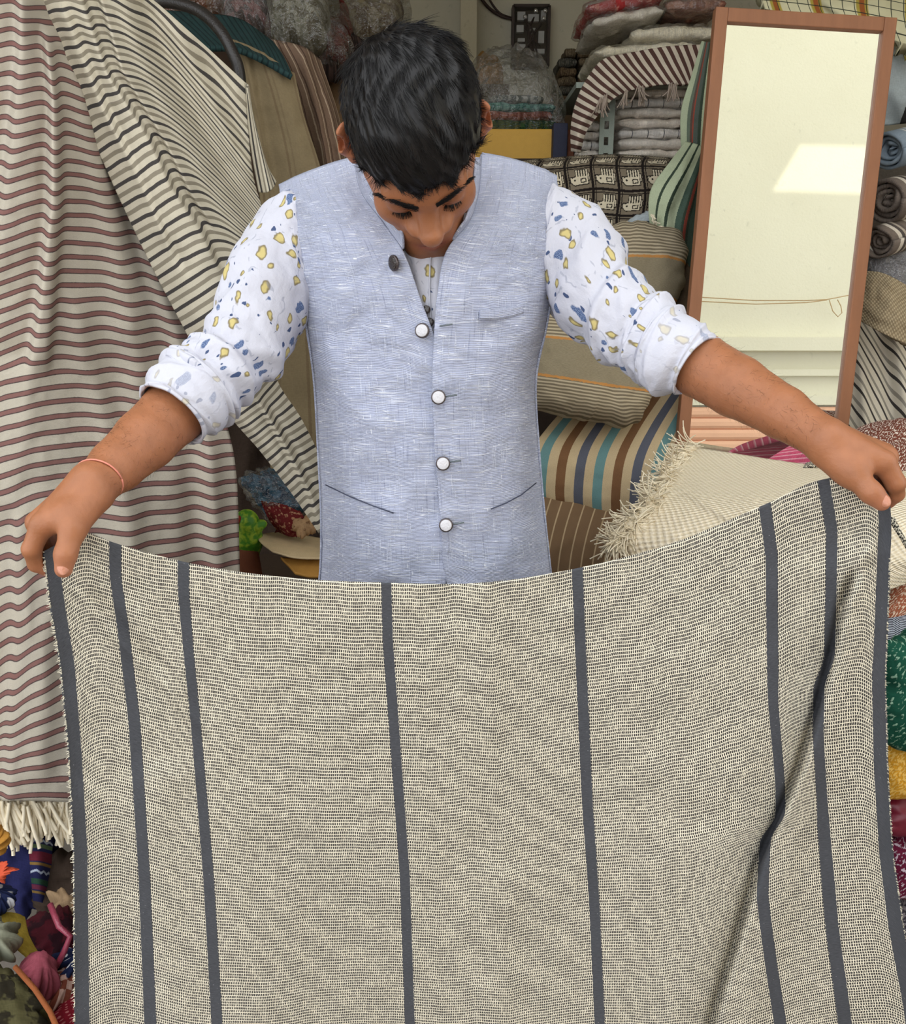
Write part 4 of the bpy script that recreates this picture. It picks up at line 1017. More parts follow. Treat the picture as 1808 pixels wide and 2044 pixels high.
# washing line on hooks
LINE = plain('string', (176, 150, 112), .8)
ln = empty('washing_line', refl(1500, 606) + np.array([0, .06, 0]), 'thin slack string with a hanging loop reflected across the mirror', 'string')
def rp(px, py): return refl(px, py) + np.array([0, .08, 0])
tube_obj('cord', [rp(x, y) for x, y in ((1330, 592), (1400, 598), (1500, 604), (1600, 604), (1640, 602), (1692, 592))], .004, LINE, ln, 6)
tube_obj('cord', [rp(x, y) for x, y in ((1330, 602), (1400, 606), (1500, 611), (1600, 608), (1640, 603))], .004, LINE, ln, 6)
tube_obj('loop', [rp(x, y) for x, y in ((1645, 603), (1652, 625), (1662, 636), (1670, 628), (1668, 615), (1661, 602))], .0035, LINE, ln, 6)
# unseen upper storey added to shade the lane, its opening cut for the sun patch
pc = [refl(x, y) for x, y in ((1597, 286), (1770, 290), (1770, 388), (1540, 381))]
FY = 1.0
hole = [np.array(p) + np.array(SUND) * ((FY - LY) / SUND[1]) for p in pc]
hz = [(float(p[0]), float(p[2])) for p in hole]
V = [(-6, FY, 2.9), (7, FY, 2.9), (7, FY, 7.6), (-6, FY, 7.6)] + [(x, FY, z) for x, z in hz]
V2 = [(x, FY + .15, z) for x, _, z in V]
srt = hz   # tl, tr, br, bl
fcs = []
def q(a, b, c, d): fcs.append((a, b, c, d)); fcs.append((d + 8, c + 8, b + 8, a + 8))
q(3, 4, 5, 2) if False else None
# ring of quads between outer (bl0, br1, tr2, tl3) and hole (tl4, tr5, br6, bl7)
for a, b, c, d in ((0, 1, 6, 7), (1, 2, 5, 6), (2, 3, 4, 5), (3, 0, 7, 4)): q(a, b, c, d)
for a, b in ((4, 5), (5, 6), (6, 7), (7, 4)): fcs.append((a, b, b + 8, a + 8))
for a, b in ((0, 1), (1, 2), (2, 3), (3, 0)): fcs.append((b, a, a + 8, b + 8))
# thin reveal so that the patch keeps its edges
V2 = [(x, FY + .02, z) for x, _, z in V]
struct(mesh('wall_sun_mask', np.array(V + V2), fcs, CREAM, smooth=False))

# ------------------------------------------------------------------ textiles on the left
def hang(root, name, mat, edge, dirs, ln, n=7, rad=.0012, grav=1.2, curl=.5, seed=0, spread=.006, knot=True):
    """tassels, one object each, along a list of world points"""
    rng = np.random.default_rng(seed)
    for i, p in enumerate(edge):
        d = np.asarray(dirs[i] if isinstance(dirs, list) else dirs, float); d = d / np.linalg.norm(d)
        R0 = np.asarray(p)[None] + rng.normal(0, spread * .4, (n, 3)); D = d[None] + rng.normal(0, .16, (n, 3))
        l = ln * rng.uniform(.75, 1.15, n)
        V, f, uv = strands(R0, D, l, rad, grav, curl, 6, seed + i, 5, False)
        if knot:
            m = 8; a = np.linspace(0, 2 * math.pi, m, endpoint=False); u_ = np.cross(d, [.2, .9, .3]); u_ /= np.linalg.norm(u_); w_ = np.cross(d, u_); rr = spread * .62
            KV = []; 
            for t in np.linspace(-1, 1, 5): KV.append(np.asarray(p) + d * (rr * t + spread) + math.sqrt(max(1 - t * t, .02)) * rr * (np.cos(a)[:, None] * u_ + np.sin(a)[:, None] * w_))
            KV = np.concatenate(KV); V, f, uv = merge([(V, f, uv), (KV, grid_faces(5, m, True), np.zeros((len(KV), 2)))])
        mesh(name, V, f, mat, root, uv)
PINK = stripes('pink and brown striped cotton', 'v', 1., [(0, (204, 195, 178)), (.54, (84, 72, 70)), (.60, (146, 106, 100)), (.86, (84, 72, 70)), (.93, (204, 195, 178))], .14, .18)
PC = [[(-70, -30, 1.50), (-20, -38, 1.50), (30, -40, 1.53), (70, -38, 1.60), (112, -30, 1.70)],
      [(-70, 215, 1.49), (12, 202, 1.49), (82, 196, 1.51), (160, 206, 1.60), (225, 225, 1.70)],
      [(-70, 440, 1.48), (18, 415, 1.48), (90, 402, 1.50), (200, 403, 1.59), (310, 420, 1.69)],
      [(-70, 660, 1.47), (20, 630, 1.47), (90, 615, 1.49), (220, 610, 1.57), (395, 632, 1.67)],
      [(-70, 855, 1.46), (20, 815, 1.46), (90, 800, 1.47), (240, 790, 1.56), (440, 800, 1.66)],
      [(-70, 1010, 1.45), (20, 968, 1.45), (100, 950, 1.46), (260, 935, 1.53), (470, 930, 1.62)],
      [(-70, 1250, 1.44), (20, 1202, 1.44), (100, 1160, 1.45), (270, 1135, 1.52), (478, 1112, 1.61)],
      [(-70, 1465, 1.43), (20, 1410, 1.43), (100, 1362, 1.44), (270, 1306, 1.51), (480, 1290, 1.60)],
      [(-70, 1606, 1.42), (20, 1598, 1.42), (100, 1600, 1.43), (270, 1606, 1.50), (480, 1600, 1.59)]]
pk = sheet('striped_cotton_cloth', PC, PINK, None, 150, 260, .003, uval=[0, .09, .17, .29, .45], vval=[0, 8.4, 15.7, 23.2, 29.6, 34.6, 41.4, 47.6, 55.2],
           folds=[('s', [(34, -60), (34, 113), (14, 310), (-30, 600)], 24, .022), ('s', [(82, 30), (99, 205), (97, 410), (70, 640), (50, 760)], 20, .024), ('s', [(104, 60), (122, 240), (124, 420), (108, 620), (96, 760)], 16, -.016),
                  ('r', [(150, 20), (180, 260), (230, 460), (260, 640), (300, 900)], 30, .018), ('r', [(200, 180), (250, 420), (320, 640), (380, 900), (400, 1250)], 26, -.014), ('r', [(250, 300), (310, 560), (420, 900), (440, 1250)], 20, .014), ('r', [(140, 560), (170, 720), (250, 960), (280, 1300)], 28, .014),
                  ('r', [(60, 700), (20, 1000), (60, 1300)], 30, .010), ('s', [(26, 1000), (30, 1280), (18, 1420), (8, 1600), (0, 1700)], 22, .020), ('r', [(120, 1100), (90, 1300), (80, 1580)], 26, .010), ('r', [(190, 900), (180, 1050), (160, 1250)], 30, -.012)], wr=(.003, 60, 2), kuv=17.)
tag(pk, 'cream cotton cloth with dusty pink and brown pinstripes hanging far left', 'cloth')
CRM = cloth_plain('cream yarn', (246, 234, 208), .1)
hang(pk, 'tassel', CRM, [A3((x, 1600 + 3 * math.sin(x), 1.425 + .0004 * x)) for x in range(-14, 165, 15)], (0.05, -.15, -1), .085, 10, .0034, .3, .3, 3, .012)

DRAPE = stripes('black and taupe striped cotton', 'v', 1., [(0, (210, 201, 180)), (.27, (76, 72, 70)), (.47, (210, 201, 180)), (.76, (148, 139, 122)), (.98, (210, 201, 180))], .06, .12)
DC = [[(20, -40, 1.60), (80, -62, 1.60), (140, -80, 1.61), (215, -60, 1.66), (300, -5, 1.72), (395, 78, 1.76), (490, 165, 1.80)],
      [(48, 30, 1.60), (110, 0, 1.60), (170, 5, 1.61), (240, 20, 1.66), (320, 75, 1.72), (408, 162, 1.76), (496, 258, 1.79)],
      [(108, 145, 1.60), (160, 115, 1.60), (214, 110, 1.60), (280, 125, 1.66), (350, 180, 1.71), (436, 270, 1.75), (508, 362, 1.78)],
      [(182, 275, 1.60), (230, 240, 1.59), (272, 215, 1.60), (330, 230, 1.66), (395, 285, 1.70), (472, 372, 1.74), (540, 455, 1.77)],
      [(242, 405, 1.60), (290, 375, 1.58), (335, 345, 1.59), (385, 345, 1.65), (440, 390, 1.69), (515, 465, 1.73), (575, 540, 1.76)],
      [(304, 535, 1.60), (350, 505, 1.58), (395, 475, 1.59), (440, 465, 1.64), (490, 490, 1.68), (550, 545, 1.72), (598, 600, 1.75)],
      [(364, 650, 1.61), (405, 625, 1.58), (450, 595, 1.59), (490, 580, 1.63), (530, 590, 1.67), (572, 615, 1.71), (602, 645, 1.74)],
      [(425, 765, 1.62), (455, 745, 1.60), (485, 720, 1.60), (510, 700, 1.62), (530, 690, 1.65), (550, 685, 1.68), (565, 680, 1.71)],
      [(459, 831, 1.63), (475, 825, 1.61), (495, 812, 1.61), (512, 800, 1.62), (528, 780, 1.64), (542, 765, 1.66), (552, 753, 1.68)],
      [(520, 902, 1.64), (533, 893, 1.62), (548, 882, 1.62), (562, 872, 1.63), (578, 858, 1.65), (592, 848, 1.67), (604, 840, 1.69)],
      [(582, 985, 1.65), (594, 976, 1.63), (606, 966, 1.63), (618, 957, 1.64), (630, 950, 1.65), (641, 943, 1.67), (650, 937, 1.69)],
      [(636, 1065, 1.66), (644, 1058, 1.64), (652, 1050, 1.64), (660, 1044, 1.65), (668, 1040, 1.66), (676, 1035, 1.68), (684, 1030, 1.70)]]
dp = sheet('striped_cotton_cloth', DC, DRAPE, None, 170, 300, .003, vval=[0, 1.9, 5.1, 8.6, 12.2, 15.8, 19.2, 22.6, 25.2, 28.6, 32.0, 35.],
           folds=[('s', [(150, -60), (219, 147), (301, 274), (346, 373), (404, 455), (450, 560)], 13, -.016), ('s', [(180, -60), (240, 140), (325, 280), (380, 390), (440, 480)], 9, .014), ('r', [(110, -20), (150, 90), (200, 210), (280, 350), (350, 520)], 14, .010), ('r', [(130, -20), (180, 110), (230, 240), (300, 390), (380, 560)], 10, -.008),
                  ('r', [(230, -50), (300, 150), (370, 280), (450, 400), (520, 500)], 22, .012), ('r', [(270, -30), (340, 130), (420, 280), (480, 380)], 18, -.012), ('r', [(330, 20), (400, 160), (470, 300), (520, 380)], 20, .014), ('r', [(380, 60), (440, 170), (500, 330)], 16, -.010),
                  ('s', [(500, 780), (560, 880), (612, 980), (640, 1080)], 10, .012), ('r', [(520, 780), (585, 890), (640, 1000)], 10, -.008)], wr=(.002, 50, 4), kuv=14.)
tag(dp, 'cream cotton cloth with charcoal and taupe stripes draped diagonally behind the arm', 'cloth')
# its end folded back over the side
FC = [[(489, 165, 1.80), (494, 240, 1.79), (504, 320, 1.785), (516, 384, 1.78)], [(494, 172, 1.775), (506, 245, 1.765), (520, 322, 1.76), (532, 384, 1.755)], [(496, 185, 1.79), (512, 255, 1.78), (531, 325, 1.77), (545, 376, 1.765)], [(494, 200, 1.82), (512, 270, 1.81), (534, 330, 1.80), (552, 362, 1.795)]]
fl_ = sheet('folded_end', FC, DRAPE, dp, 60, 30, .003, vval=[0, .9, 1.9, 2.8])

# things in the dark gap below the arm
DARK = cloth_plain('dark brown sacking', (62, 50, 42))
o = sheet('gap_shade_sheet', [[(380, 560, 2.3), (480, 540, 2.3), (600, 520, 2.25)], [(420, 800, 2.3), (520, 780, 2.3), (640, 760, 2.25)], [(440, 1300, 2.25), (560, 1300, 2.25), (720, 1300, 2.2)]], DARK, None, 40, 40, .006, wr=(.03, 60, 3))  # added dark sheet; its colour supplies the shade of the gap
tag(o, 'added dark sheet standing in for shade in the gap behind the striped cloths', 'cloth')
def film_over(quad, thick, parent, grow=1.12, wr=.012, ws=22, seed=1, **k):
    q = np.array([A3(p) for p in quad]); c = q.mean(0); q = c + (q - c) * grow
    k2 = dict(a=3., b=.5, rnd=.35, wr=min(wr, .06 * thick), ws=ws, seed=seed + 50, n=44, world=True); k2.update(k)
    return pillow('plastic_wrap', q, thick * 1.15 + .01, FILM, parent, **k2)
def wrapped(name, quad, thick, mat, label, cat, group=None, seed=0, grow=1.12, **k):
    k1 = dict(a=3.5, b=.45, rnd=.3, wr=.006, ws=16, seed=seed, n=32); k1.update(k)
    o = pillow(name, quad, thick, mat, None, **k1); tag(o, label, cat, group); film_over(quad, thick, o, grow, seed=seed); return o
BLUE = woven('peacock blue print', (34, 84, 112), (22, 52, 76), 60, 60, 'blotch')
wrapped('bagged_cushion', [(478, 955, 1.92), (560, 935, 1.95), (630, 1010, 1.95), (540, 1045, 1.9)], .10, BLUE, 'peacock blue cushion inside a clear plastic bag below the arm', 'cushion', None, 3, 1.2)
REDP = woven('dark red block print', (104, 34, 34), (176, 128, 98), 120, 120, 'blotch', thr=.58)
tag(sheet('printed_cloth', [[(520, 1000, 1.88), (560, 1005, 1.86), (600, 1022, 1.86)], [(535, 1035, 1.86), (570, 1050, 1.83), (612, 1040, 1.84)], [(555, 1062, 1.86), (585, 1072, 1.84), (620, 1060, 1.85)]], REDP, None, 30, 30, .01, wr=(.01, 20, 2)), 'dark red block-printed cloth lying below the blue cushion', 'cloth')
TANP = woven('tan batik', (168, 134, 98), (124, 92, 66), 70, 70, 'blotch', thr=.6)
tag(pillow('batik_cloth', [(572, 1038, 1.84), (628, 1030, 1.86), (632, 1062, 1.84), (598, 1072, 1.82)], .04, TANP, None, wr=.004, seed=4), 'tan batik cloth folded on the cream card', 'cloth')
CARD = plain('cream card', (206, 182, 142), .7); KRAFT = plain('ochre card', (176, 128, 60), .7)
tag(sheet('card_sheet', [[(510, 1068, 1.84), (560, 1062, 1.9), (650, 1075, 1.92)], [(525, 1085, 1.80), (580, 1092, 1.80), (650, 1100, 1.82)], [(545, 1100, 1.77), (590, 1112, 1.76), (650, 1114, 1.78)]], CARD, None, 24, 20, .004), 'curved cream card lying beside the waistcoat hem', 'card')
tag(sheet('card_sheet', [[(560, 1112, 1.80), (610, 1116, 1.80), (660, 1116, 1.82)], [(578, 1130, 1.77), (615, 1134, 1.77), (660, 1132, 1.79)], [(590, 1142, 1.75), (620, 1150, 1.75), (660, 1150, 1.77)]], KRAFT, None, 24, 12, .006), 'ochre card under the curved cream card', 'card')
# painted green bird
GREEN = NT('painted green feathers'); ob = GREEN.obj(); zz = GREEN.noise(ob, 70, 3); GREEN.pbsdf(GREEN.mix(GREEN.step(zz, .42, .62), srgb((70, 130, 30)), srgb((150, 176, 46))), .5, .4, bump=zz, bdist=.003)
bird = empty('toy_bird', A3((500, 1110, 1.84)), 'bright green painted toy bird beside the pink striped cloth', 'toy')
def eb(name, groups, h, mat, lo, hi):
    V, f = make(groups, lo, hi, h, 1); return mesh(name, V, f, mat, bird)
bc = A3((495, 1062, 1.84))
eb('body', [('u', .02, [(el(A3((494, 1072, 1.84)), (.032, .035, .040)), .02), (el(A3((492, 1040, 1.83)), (.026, .028, .026)), .02), (rc(A3((500, 1085, 1.85)), A3((508, 1130, 1.88)), .022, .010), .02)])], .004, GREEN.m, bc - .12, bc + .12)
eb('wing', [('u', .01, [(rc(A3((512, 1050, 1.83)), A3((524, 1046, 1.83)), .014, .010), .01), (rc(A3((512, 1050, 1.83)), A3((514, 1085, 1.83)), .012, .006), .01)])], .003, GREEN.m, bc - .12, bc + .12)
eb('beak', [('u', .01, [(rc(A3((476, 1036, 1.81)), A3((470, 1048, 1.80)), .008, .003), .01)])], .002, plain('beak red', (150, 60, 40)), bc - .12, bc + .12)
eb('perch', [('u', .01, [(rc(A3((490, 1112, 1.83)), A3((498, 1180, 1.83)), .030, .034), .01)])], .005, plain('brown wood', (110, 62, 40)), bc - .22, bc + .12)

# bags and cloths heaped at the lower left
NAVY = cloth_plain('navy cotton', (40, 42, 84))
nb_ = empty('cloth_bag', A3((60, 1860, 1.32)), 'navy cotton bag with an embroidered panel under the fringe', 'bag')
pillow('bag_body', [(-70, 1570, 1.50), (112, 1640, 1.53), (96, 1820, 1.47), (-60, 1800, 1.43)], .11, NAVY, nb_, a=3., b=.45, rnd=.4, wr=.012, ws=9, seed=6, n=46)
def embf(U, V):
    c = np.zeros(U.shape + (3,)); c[:] = srgb((40, 42, 84))[:3]; v = (V / V.max()); u = U / U.max()
    for a, b, k in ((.1, .16, (90, 110, 80)), (.2, .34, (110, 40, 56)), (.36, .40, (140, 110, 60)), (.62, .70, (50, 84, 66)), (.72, .80, (112, 50, 72)), (.82, .86, (140, 112, 60))): c[(v > a) & (v < b)] = srgb(k)[:3]
    zig = np.abs(v - .48 - .04 * np.abs((u * 6) % 2 - 1)) < .018; c[zig] = srgb((190, 200, 220))[:3]
    zig = np.abs(v - .05 - .03 * np.abs((u * 6) % 2 - 1)) < .014; c[zig] = srgb((190, 200, 220))[:3]
    return c
sheet('embroidered_panel', [[(56, 1672, 1.443), (80, 1670, 1.447), (106, 1676, 1.470)], [(60, 1730, 1.413), (82, 1732, 1.42), (102, 1738, 1.45)], [(66, 1798, 1.407), (84, 1802, 1.415), (96, 1808, 1.437)]], vcol('embroidery'), nb_, 60, 90, .003, colf=embf)
def heap(name, quad, thick, mat, label, cat, **k):
    k1 = dict(a=2.6, b=.5, rnd=.35, wr=.010, ws=14, n=34); k1.update(k); o = pillow(name, quad, thick, mat, None, **k1); return tag(o, label, cat)
heap('wool_pompom', [(-40, 1650, 1.22), (6, 1665, 1.22), (8, 1700, 1.22), (-40, 1700, 1.22)], .05, plain('ochre wool', (196, 140, 60)), 'ochre and pink wool pompom at the left edge', 'pompom', seed=2, wr=.006, ws=60)
heap('felt_flower', [(-30, 1725, 1.22), (18, 1730, 1.22), (20, 1752, 1.22), (-30, 1760, 1.22)], .03, plain('pink and orange felt', (214, 90, 60)), 'orange felt flower lying on the navy bag', 'flower', seed=3)
heap('printed_pouch', [(-60, 1780, 1.24), (18, 1785, 1.24), (16, 1815, 1.22), (-60, 1810, 1.20)], .05, woven('navy with pale dots', (36, 44, 78), (210, 210, 216), 60, 60, 'dots'), 'navy pouch with pale dots and a red hem at the left edge', 'pouch', seed=4)
strap = sheet('shoulder_strap', [[(-20, 1818, 1.22), (30, 1822, 1.24), (50, 1830, 1.25)], [(0, 1850, 1.20), (40, 1862, 1.21), (60, 1870, 1.22)], [(40, 1890, 1.19), (62, 1900, 1.20), (85, 1910, 1.21)], [(80, 1930, 1.18), (98, 1925, 1.19), (112, 1920, 1.20)]], cloth_plain('mustard cotton', (176, 152, 62)), None, 24, 40, .006, wr=(.004, 30, 1))
tag(strap, 'mustard yellow cotton strap lying across the bags', 'strap')
heap('canvas_bag', [(-70, 1850, 1.18), (30, 1835, 1.20), (40, 1900, 1.16), (-60, 1940, 1.12)], .09, woven('sage canvas print', (150, 152, 132), (92, 84, 72), 26, 26, 'blotch', thr=.66), 'sage grey printed canvas bag under the mustard strap', 'bag', seed=5)
heap('printed_bag', [(40, 1840, 1.30), (150, 1815, 1.34), (160, 1930, 1.28), (70, 1960, 1.22)], .12, woven('maroon print', (74, 22, 32), (44, 18, 26), 40, 40, 'blotch'), 'dark maroon bag with a shiny pink ribbon beside the throw', 'bag', seed=8)
tube_obj('ribbon', [A3(p) for p in ((100, 1805, 1.235), (118, 1850, 1.205), (140, 1868, 1.20), (128, 1900, 1.19), (112, 1930, 1.18))], .005, plain('pink ribbon', (150, 60, 80), .3, .6), None, 8)
tag(bpy.data.objects['ribbon'], 'shiny pink ribbon tied on the maroon bag', 'ribbon')
heap('dotted_pouch', [(112, 1905, 1.22), (170, 1890, 1.24), (170, 1965, 1.20), (118, 1960, 1.17)], .06, woven('navy with white dots', (30, 38, 70), (216, 216, 220), 90, 90, 'dots'), 'navy pouch with white dots next to the throw edge', 'pouch', seed=9)
heap('quilted_pouch', [(20, 1930, 1.17), (100, 1925, 1.19), (105, 1990, 1.14), (40, 2000, 1.10)], .08, cloth_plain('rose pink quilting', (166, 84, 98)), 'rose pink quilted pouch under the mustard strap', 'pouch', seed=10, pinch=.05)
heap('checked_pouch', [(90, 1945, 1.19), (165, 1940, 1.22), (165, 2000, 1.17), (100, 2005, 1.14)], .06, woven('brown and blush check', (124, 66, 50), (196, 160, 146), 330, 330, 'check'), 'brown and blush checked pouch at the bottom', 'pouch', seed=11)
heap('brocade_cushion', [(-80, 1945, 1.12), (70, 1935, 1.14), (130, 2110, 1.04), (-80, 2140, 1.0)], .12, woven('olive and gold brocade', (78, 74, 48), (40, 36, 26), 30, 30, 'blotch'), 'olive brocade cushion with an orange border in the bottom corner', 'cushion', seed=12)
tube_obj('brocade_edging', [A3(p) for p in ((30, 1930, 1.09), (70, 1975, 1.06), (100, 2020, 1.03), (130, 2090, .98))], .004, plain('orange braid', (136, 76, 40)), bpy.data.objects['brocade_cushion'], 8)
heap('dotted_cloth', [(100, 1990, 1.16), (170, 1985, 1.20), (175, 2120, 1.10), (110, 2120, 1.06)], .06, woven('red with pink dots', (130, 26, 40), (190, 110, 110), 160, 160, 'dots'), 'red cloth with tiny pink dots in the bottom corner', 'cloth', seed=13)
heap('print_cushion', [(95, 1790, 1.36), (165, 1785, 1.38), (165, 1850, 1.34), (100, 1850, 1.31)], .06, woven('beige and rust print', (156, 130, 100), (140, 76, 60), 24, 24, 'blotch', thr=.56), 'beige print cushion with a rust roundel behind the throw edge', 'cushion', seed=14)
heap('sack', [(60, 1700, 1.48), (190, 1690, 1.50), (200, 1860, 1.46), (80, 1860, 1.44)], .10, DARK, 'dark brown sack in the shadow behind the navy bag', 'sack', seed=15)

# ------------------------------------------------------------------ goods on the right
def rev(bands, n): return bands
def olive_bands():
    b = []; 
    def fine(a, e, k):
        for i in range(k):
            w = (e - a) / k; b.append((a + w * i, (112, 100, 76))); b.append((a + w * (i + .52), (184, 168, 130)))
    fine(0, .33, 5); 
    return b
def olive_mat(h, name):
    """fine stripes, an orange line, a plain olive band, an orange line, fine stripes; h is the height of the cushion"""
    n = NT(name); u, v, w = n.uv(); t = n.math('DIVIDE', v, h)
    st = n.step(n.math('ABSOLUTE', n.math('SUBTRACT', n.math('FRACT', n.math('MULTIPLY', t, 34.)), .5)), .22, .30)
    sc = n.mix(st, srgb((120, 109, 90)), srgb((182, 168, 142)))
    jz = n.math('MULTIPLY', n.math('SUBTRACT', n.noise(n.vec(n.math('MULTIPLY', u, 120), n.math('MULTIPLY', v, 120)), 1., 2.), .5), .02)
    tj = n.math('ADD', t, jz); mid = n.math('MULTIPLY', n.math('GREATER_THAN', tj, .34), n.math('LESS_THAN', tj, .68))
    ol = n.mix(n.noise(n.vec(n.math('MULTIPLY', u, 160), n.math('MULTIPLY', v, 900)), 1., 2.), srgb((116, 106, 86)), srgb((160, 148, 122)))
    col = n.mix(mid, sc, ol)
    ed = n.math('MINIMUM', n.math('ABSOLUTE', n.math('SUBTRACT', tj, .34)), n.math('ABSOLUTE', n.math('SUBTRACT', tj, .68)))
    col = n.mix(n.step(ed, .014, .008), col, srgb((186, 132, 74)))
    n.pbsdf(col, .9, .15, bump=n.noise(n.vec(n.math('MULTIPLY', u, 300), n.math('MULTIPLY', v, 700)), 1., 2.), bdist=.001); return n.m
def cushion(quad, thick, label, **k):
    q = np.array([A3(p) for p in quad]); ey = (q[3] + q[2] - q[0] - q[1]) / 2; h = np.linalg.norm(ey)
    k1 = dict(a=4.0, b=.40, rnd=.40, wr=.006, ws=10, n=60); k1.update(k)
    return tag(pillow('floor_cushion', quad, thick, olive_mat(h, 'olive striped upholstery'), None, **k1), label, 'cushion', None)
cushion([(1110, 448, 2.32), (1376, 450, 2.32), (1340, 690, 2.24), (1080, 680, 2.24)], .17, 'olive floor cushion with fine stripes leaning behind the sleeve, beside the mirror', seed=2)
cushion([(1040, 596, 2.02), (1312, 640, 2.04), (1288, 862, 1.98), (1040, 828, 1.96)], .17, 'olive floor cushion with orange lines, the front one on the teal striped bolster', seed=5)
tag(pillow('brown_cushion', [(1330, 480, 2.38), (1392, 500, 2.40), (1375, 690, 2.34), (1310, 680, 2.30)], .12, cloth_plain('dark taupe cotton', (112, 96, 78)), None, seed=6, wr=.012), 'dark taupe cushion squeezed between olive cushion and mirror frame', 'cushion')
TEAL = stripes('teal brown and navy awning stripe', 'u', 1., [(0, (104, 140, 140)), (.167, (196, 174, 138)), (.333, (122, 88, 60)), (.5, (196, 174, 138)), (.667, (92, 94, 105)), (.833, (196, 174, 138))], .012, .10)
xs = [1055, 1110, 1165, 1220, 1275, 1340]; us = [-.14, .35, .85, 1.34, 1.84, 2.42]
TC = []
for dy, dx, Y, k in ((-232, 150, 2.28, -.16), (-165, 95, 2.16, -.10), (-105, 40, 2.03, .02), (-60, 10, 1.975, .12), (0, 0, 1.955, .20), (45, 2, 1.975, .24), (62, 6, 2.06, .24)):
    TC.append([(x + dx, 955 + dy + (x - 1055) * k, Y) for x in xs])
tb = sheet('bolster', TC, TEAL, None, 110, 90, .14, uval=us, wr=(.004, 50, 3)); tag(tb, 'beige bolster with teal, brown and navy stripes under the olive cushion', 'bolster')
BRN = stripes('brown cotton with thin beige lines', 'u', 1., [(0, (128, 102, 76)), (.80, (190, 166, 130)), (.92, (128, 102, 76))], .02, .12)
BC = [[(x + 45, 945 + (x - 1055) * .2, 2.1) for x in xs], [(x + 28, 985 + (x - 1055) * .22, 1.97) for x in xs], [(x + 8, 1050 + (x - 1055) * .22, 1.90) for x in xs], [(x - 4, 1120 + (x - 1055) * .22, 1.88) for x in xs], [(x - 8, 1230 + (x - 1055) * .2, 1.90) for x in xs]]
tag(sheet('floor_mattress', BC, BRN, None, 80, 60, .16, uval=[(x - 1055) / 22. for x in xs], wr=(.004, 50, 6)), 'brown mattress with thin beige lines under the teal striped bolster', 'mattress')

# cream blanket with a knotted fringe
CB = NT('cream basket weave wool'); u, v, w = CB.uv()
m = CB.math('MULTIPLY', CB.math('SINE', CB.math('MULTIPLY', CB.math('ADD', u, CB.math('MULTIPLY', v, .4)), 480.)), CB.math('SINE', CB.math('MULTIPLY', v, 560.)))
nz = CB.noise(CB.vec(CB.math('MULTIPLY', u, 260), CB.math('MULTIPLY', v, 260)), 1., 2.)
CB.pbsdf(CB.mix(CB.step(CB.math('ADD', m, nz), -.1, 1.1), srgb((232, 216, 184)), srgb((252, 240, 216))), .9, .15, bump=CB.math('ADD', m, nz), bdist=.0016); CB = CB.m
BL = [[(1384, 892, 1.86), (1450, 902, 1.85), (1530, 915, 1.84), (1610, 926, 1.83), (1690, 930, 1.80), (1760, 925, 1.78), (1850, 915, 1.76)],
      [(1345, 935, 1.74), (1420, 948, 1.70), (1510, 956, 1.68), (1600, 962, 1.66), (1690, 965, 1.64), (1770, 965, 1.62), (1850, 965, 1.60)],
      [(1318, 985, 1.62), (1400, 1000, 1.58), (1500, 1010, 1.54), (1600, 1018, 1.50), (1700, 1025, 1.48), (1780, 1030, 1.46), (1850, 1032, 1.45)],
      [(1278, 1030, 1.56), (1370, 1060, 1.50), (1480, 1080, 1.46), (1600, 1090, 1.43), (1700, 1100, 1.41), (1780, 1105, 1.40), (1850, 1108, 1.40)],
      [(1240, 1078, 1.53), (1345, 1130, 1.47), (1470, 1160, 1.43), (1600, 1175, 1.41), (1700, 1180, 1.40), (1770, 1150, 1.395), (1850, 1130, 1.39)],
      [(1262, 1210, 1.53), (1350, 1230, 1.47), (1470, 1250, 1.43), (1600, 1260, 1.41), (1700, 1230, 1.40), (1760, 1185, 1.40), (1850, 1150, 1.395)]]
cb = sheet('wool_blanket', BL, CB, None, 110, 80, .012, folds=[('s', [(1330, 960), (1400, 1010), (1480, 1060), (1560, 1130)], 20, .008), ('r', [(1300, 1040), (1380, 1090), (1460, 1160)], 12, .008)], wr=(.005, 60, 2))
tag(cb, 'cream basket-weave wool blanket with a knotted fringe, behind the held throw', 'blanket')
rng = np.random.default_rng(21)
ed = cr1(np.array([r[0] for r in BL[:5]], float), 13)
hang(cb, 'tassel', CRM, [A3((p[0] + 4, p[1] + 2, p[2] - .008)) for p in ed], [np.array([-1., -.35, -.12 + .25 * math.sin(i * 2.1)]) for i in range(13)], .058, 40, .0012, .5, 1.3, 31, .015)

# cloths behind the hand
PKS = stripes('pink ikat stripe', 'v', .013, [(0, (196, 84, 112)), (.68, (222, 168, 176)), (.86, (206, 120, 140))], .14, .16)
tag(sheet('ikat_cloth', [[(1600, 876, 1.92), (1650, 868, 1.92), (1720, 865, 1.92)], [(1550, 905, 1.88), (1630, 895, 1.88), (1720, 890, 1.88)], [(1500, 940, 1.87), (1620, 935, 1.86), (1720, 930, 1.85)]], PKS, None, 40, 24, .02), 'pink ikat cloth lying on the cream blanket behind the forearm', 'cloth')
BWC = woven('black and cream chunky weave', (44, 42, 40), (206, 198, 178), 420, 420, 'tweed')
tag(sheet('chunky_scarf', [[(1608, 924, 1.80), (1650, 912, 1.80), (1690, 905, 1.80)], [(1602, 934, 1.79), (1650, 930, 1.79), (1690, 928, 1.79)]], BWC, None, 20, 8, .014), 'black and cream chunky scarf peeping out under the pink cloth', 'scarf')
RUST = woven('rust and white tweed', (112, 62, 48), (226, 210, 196), 330, 330, 'tweed', thr=.56)
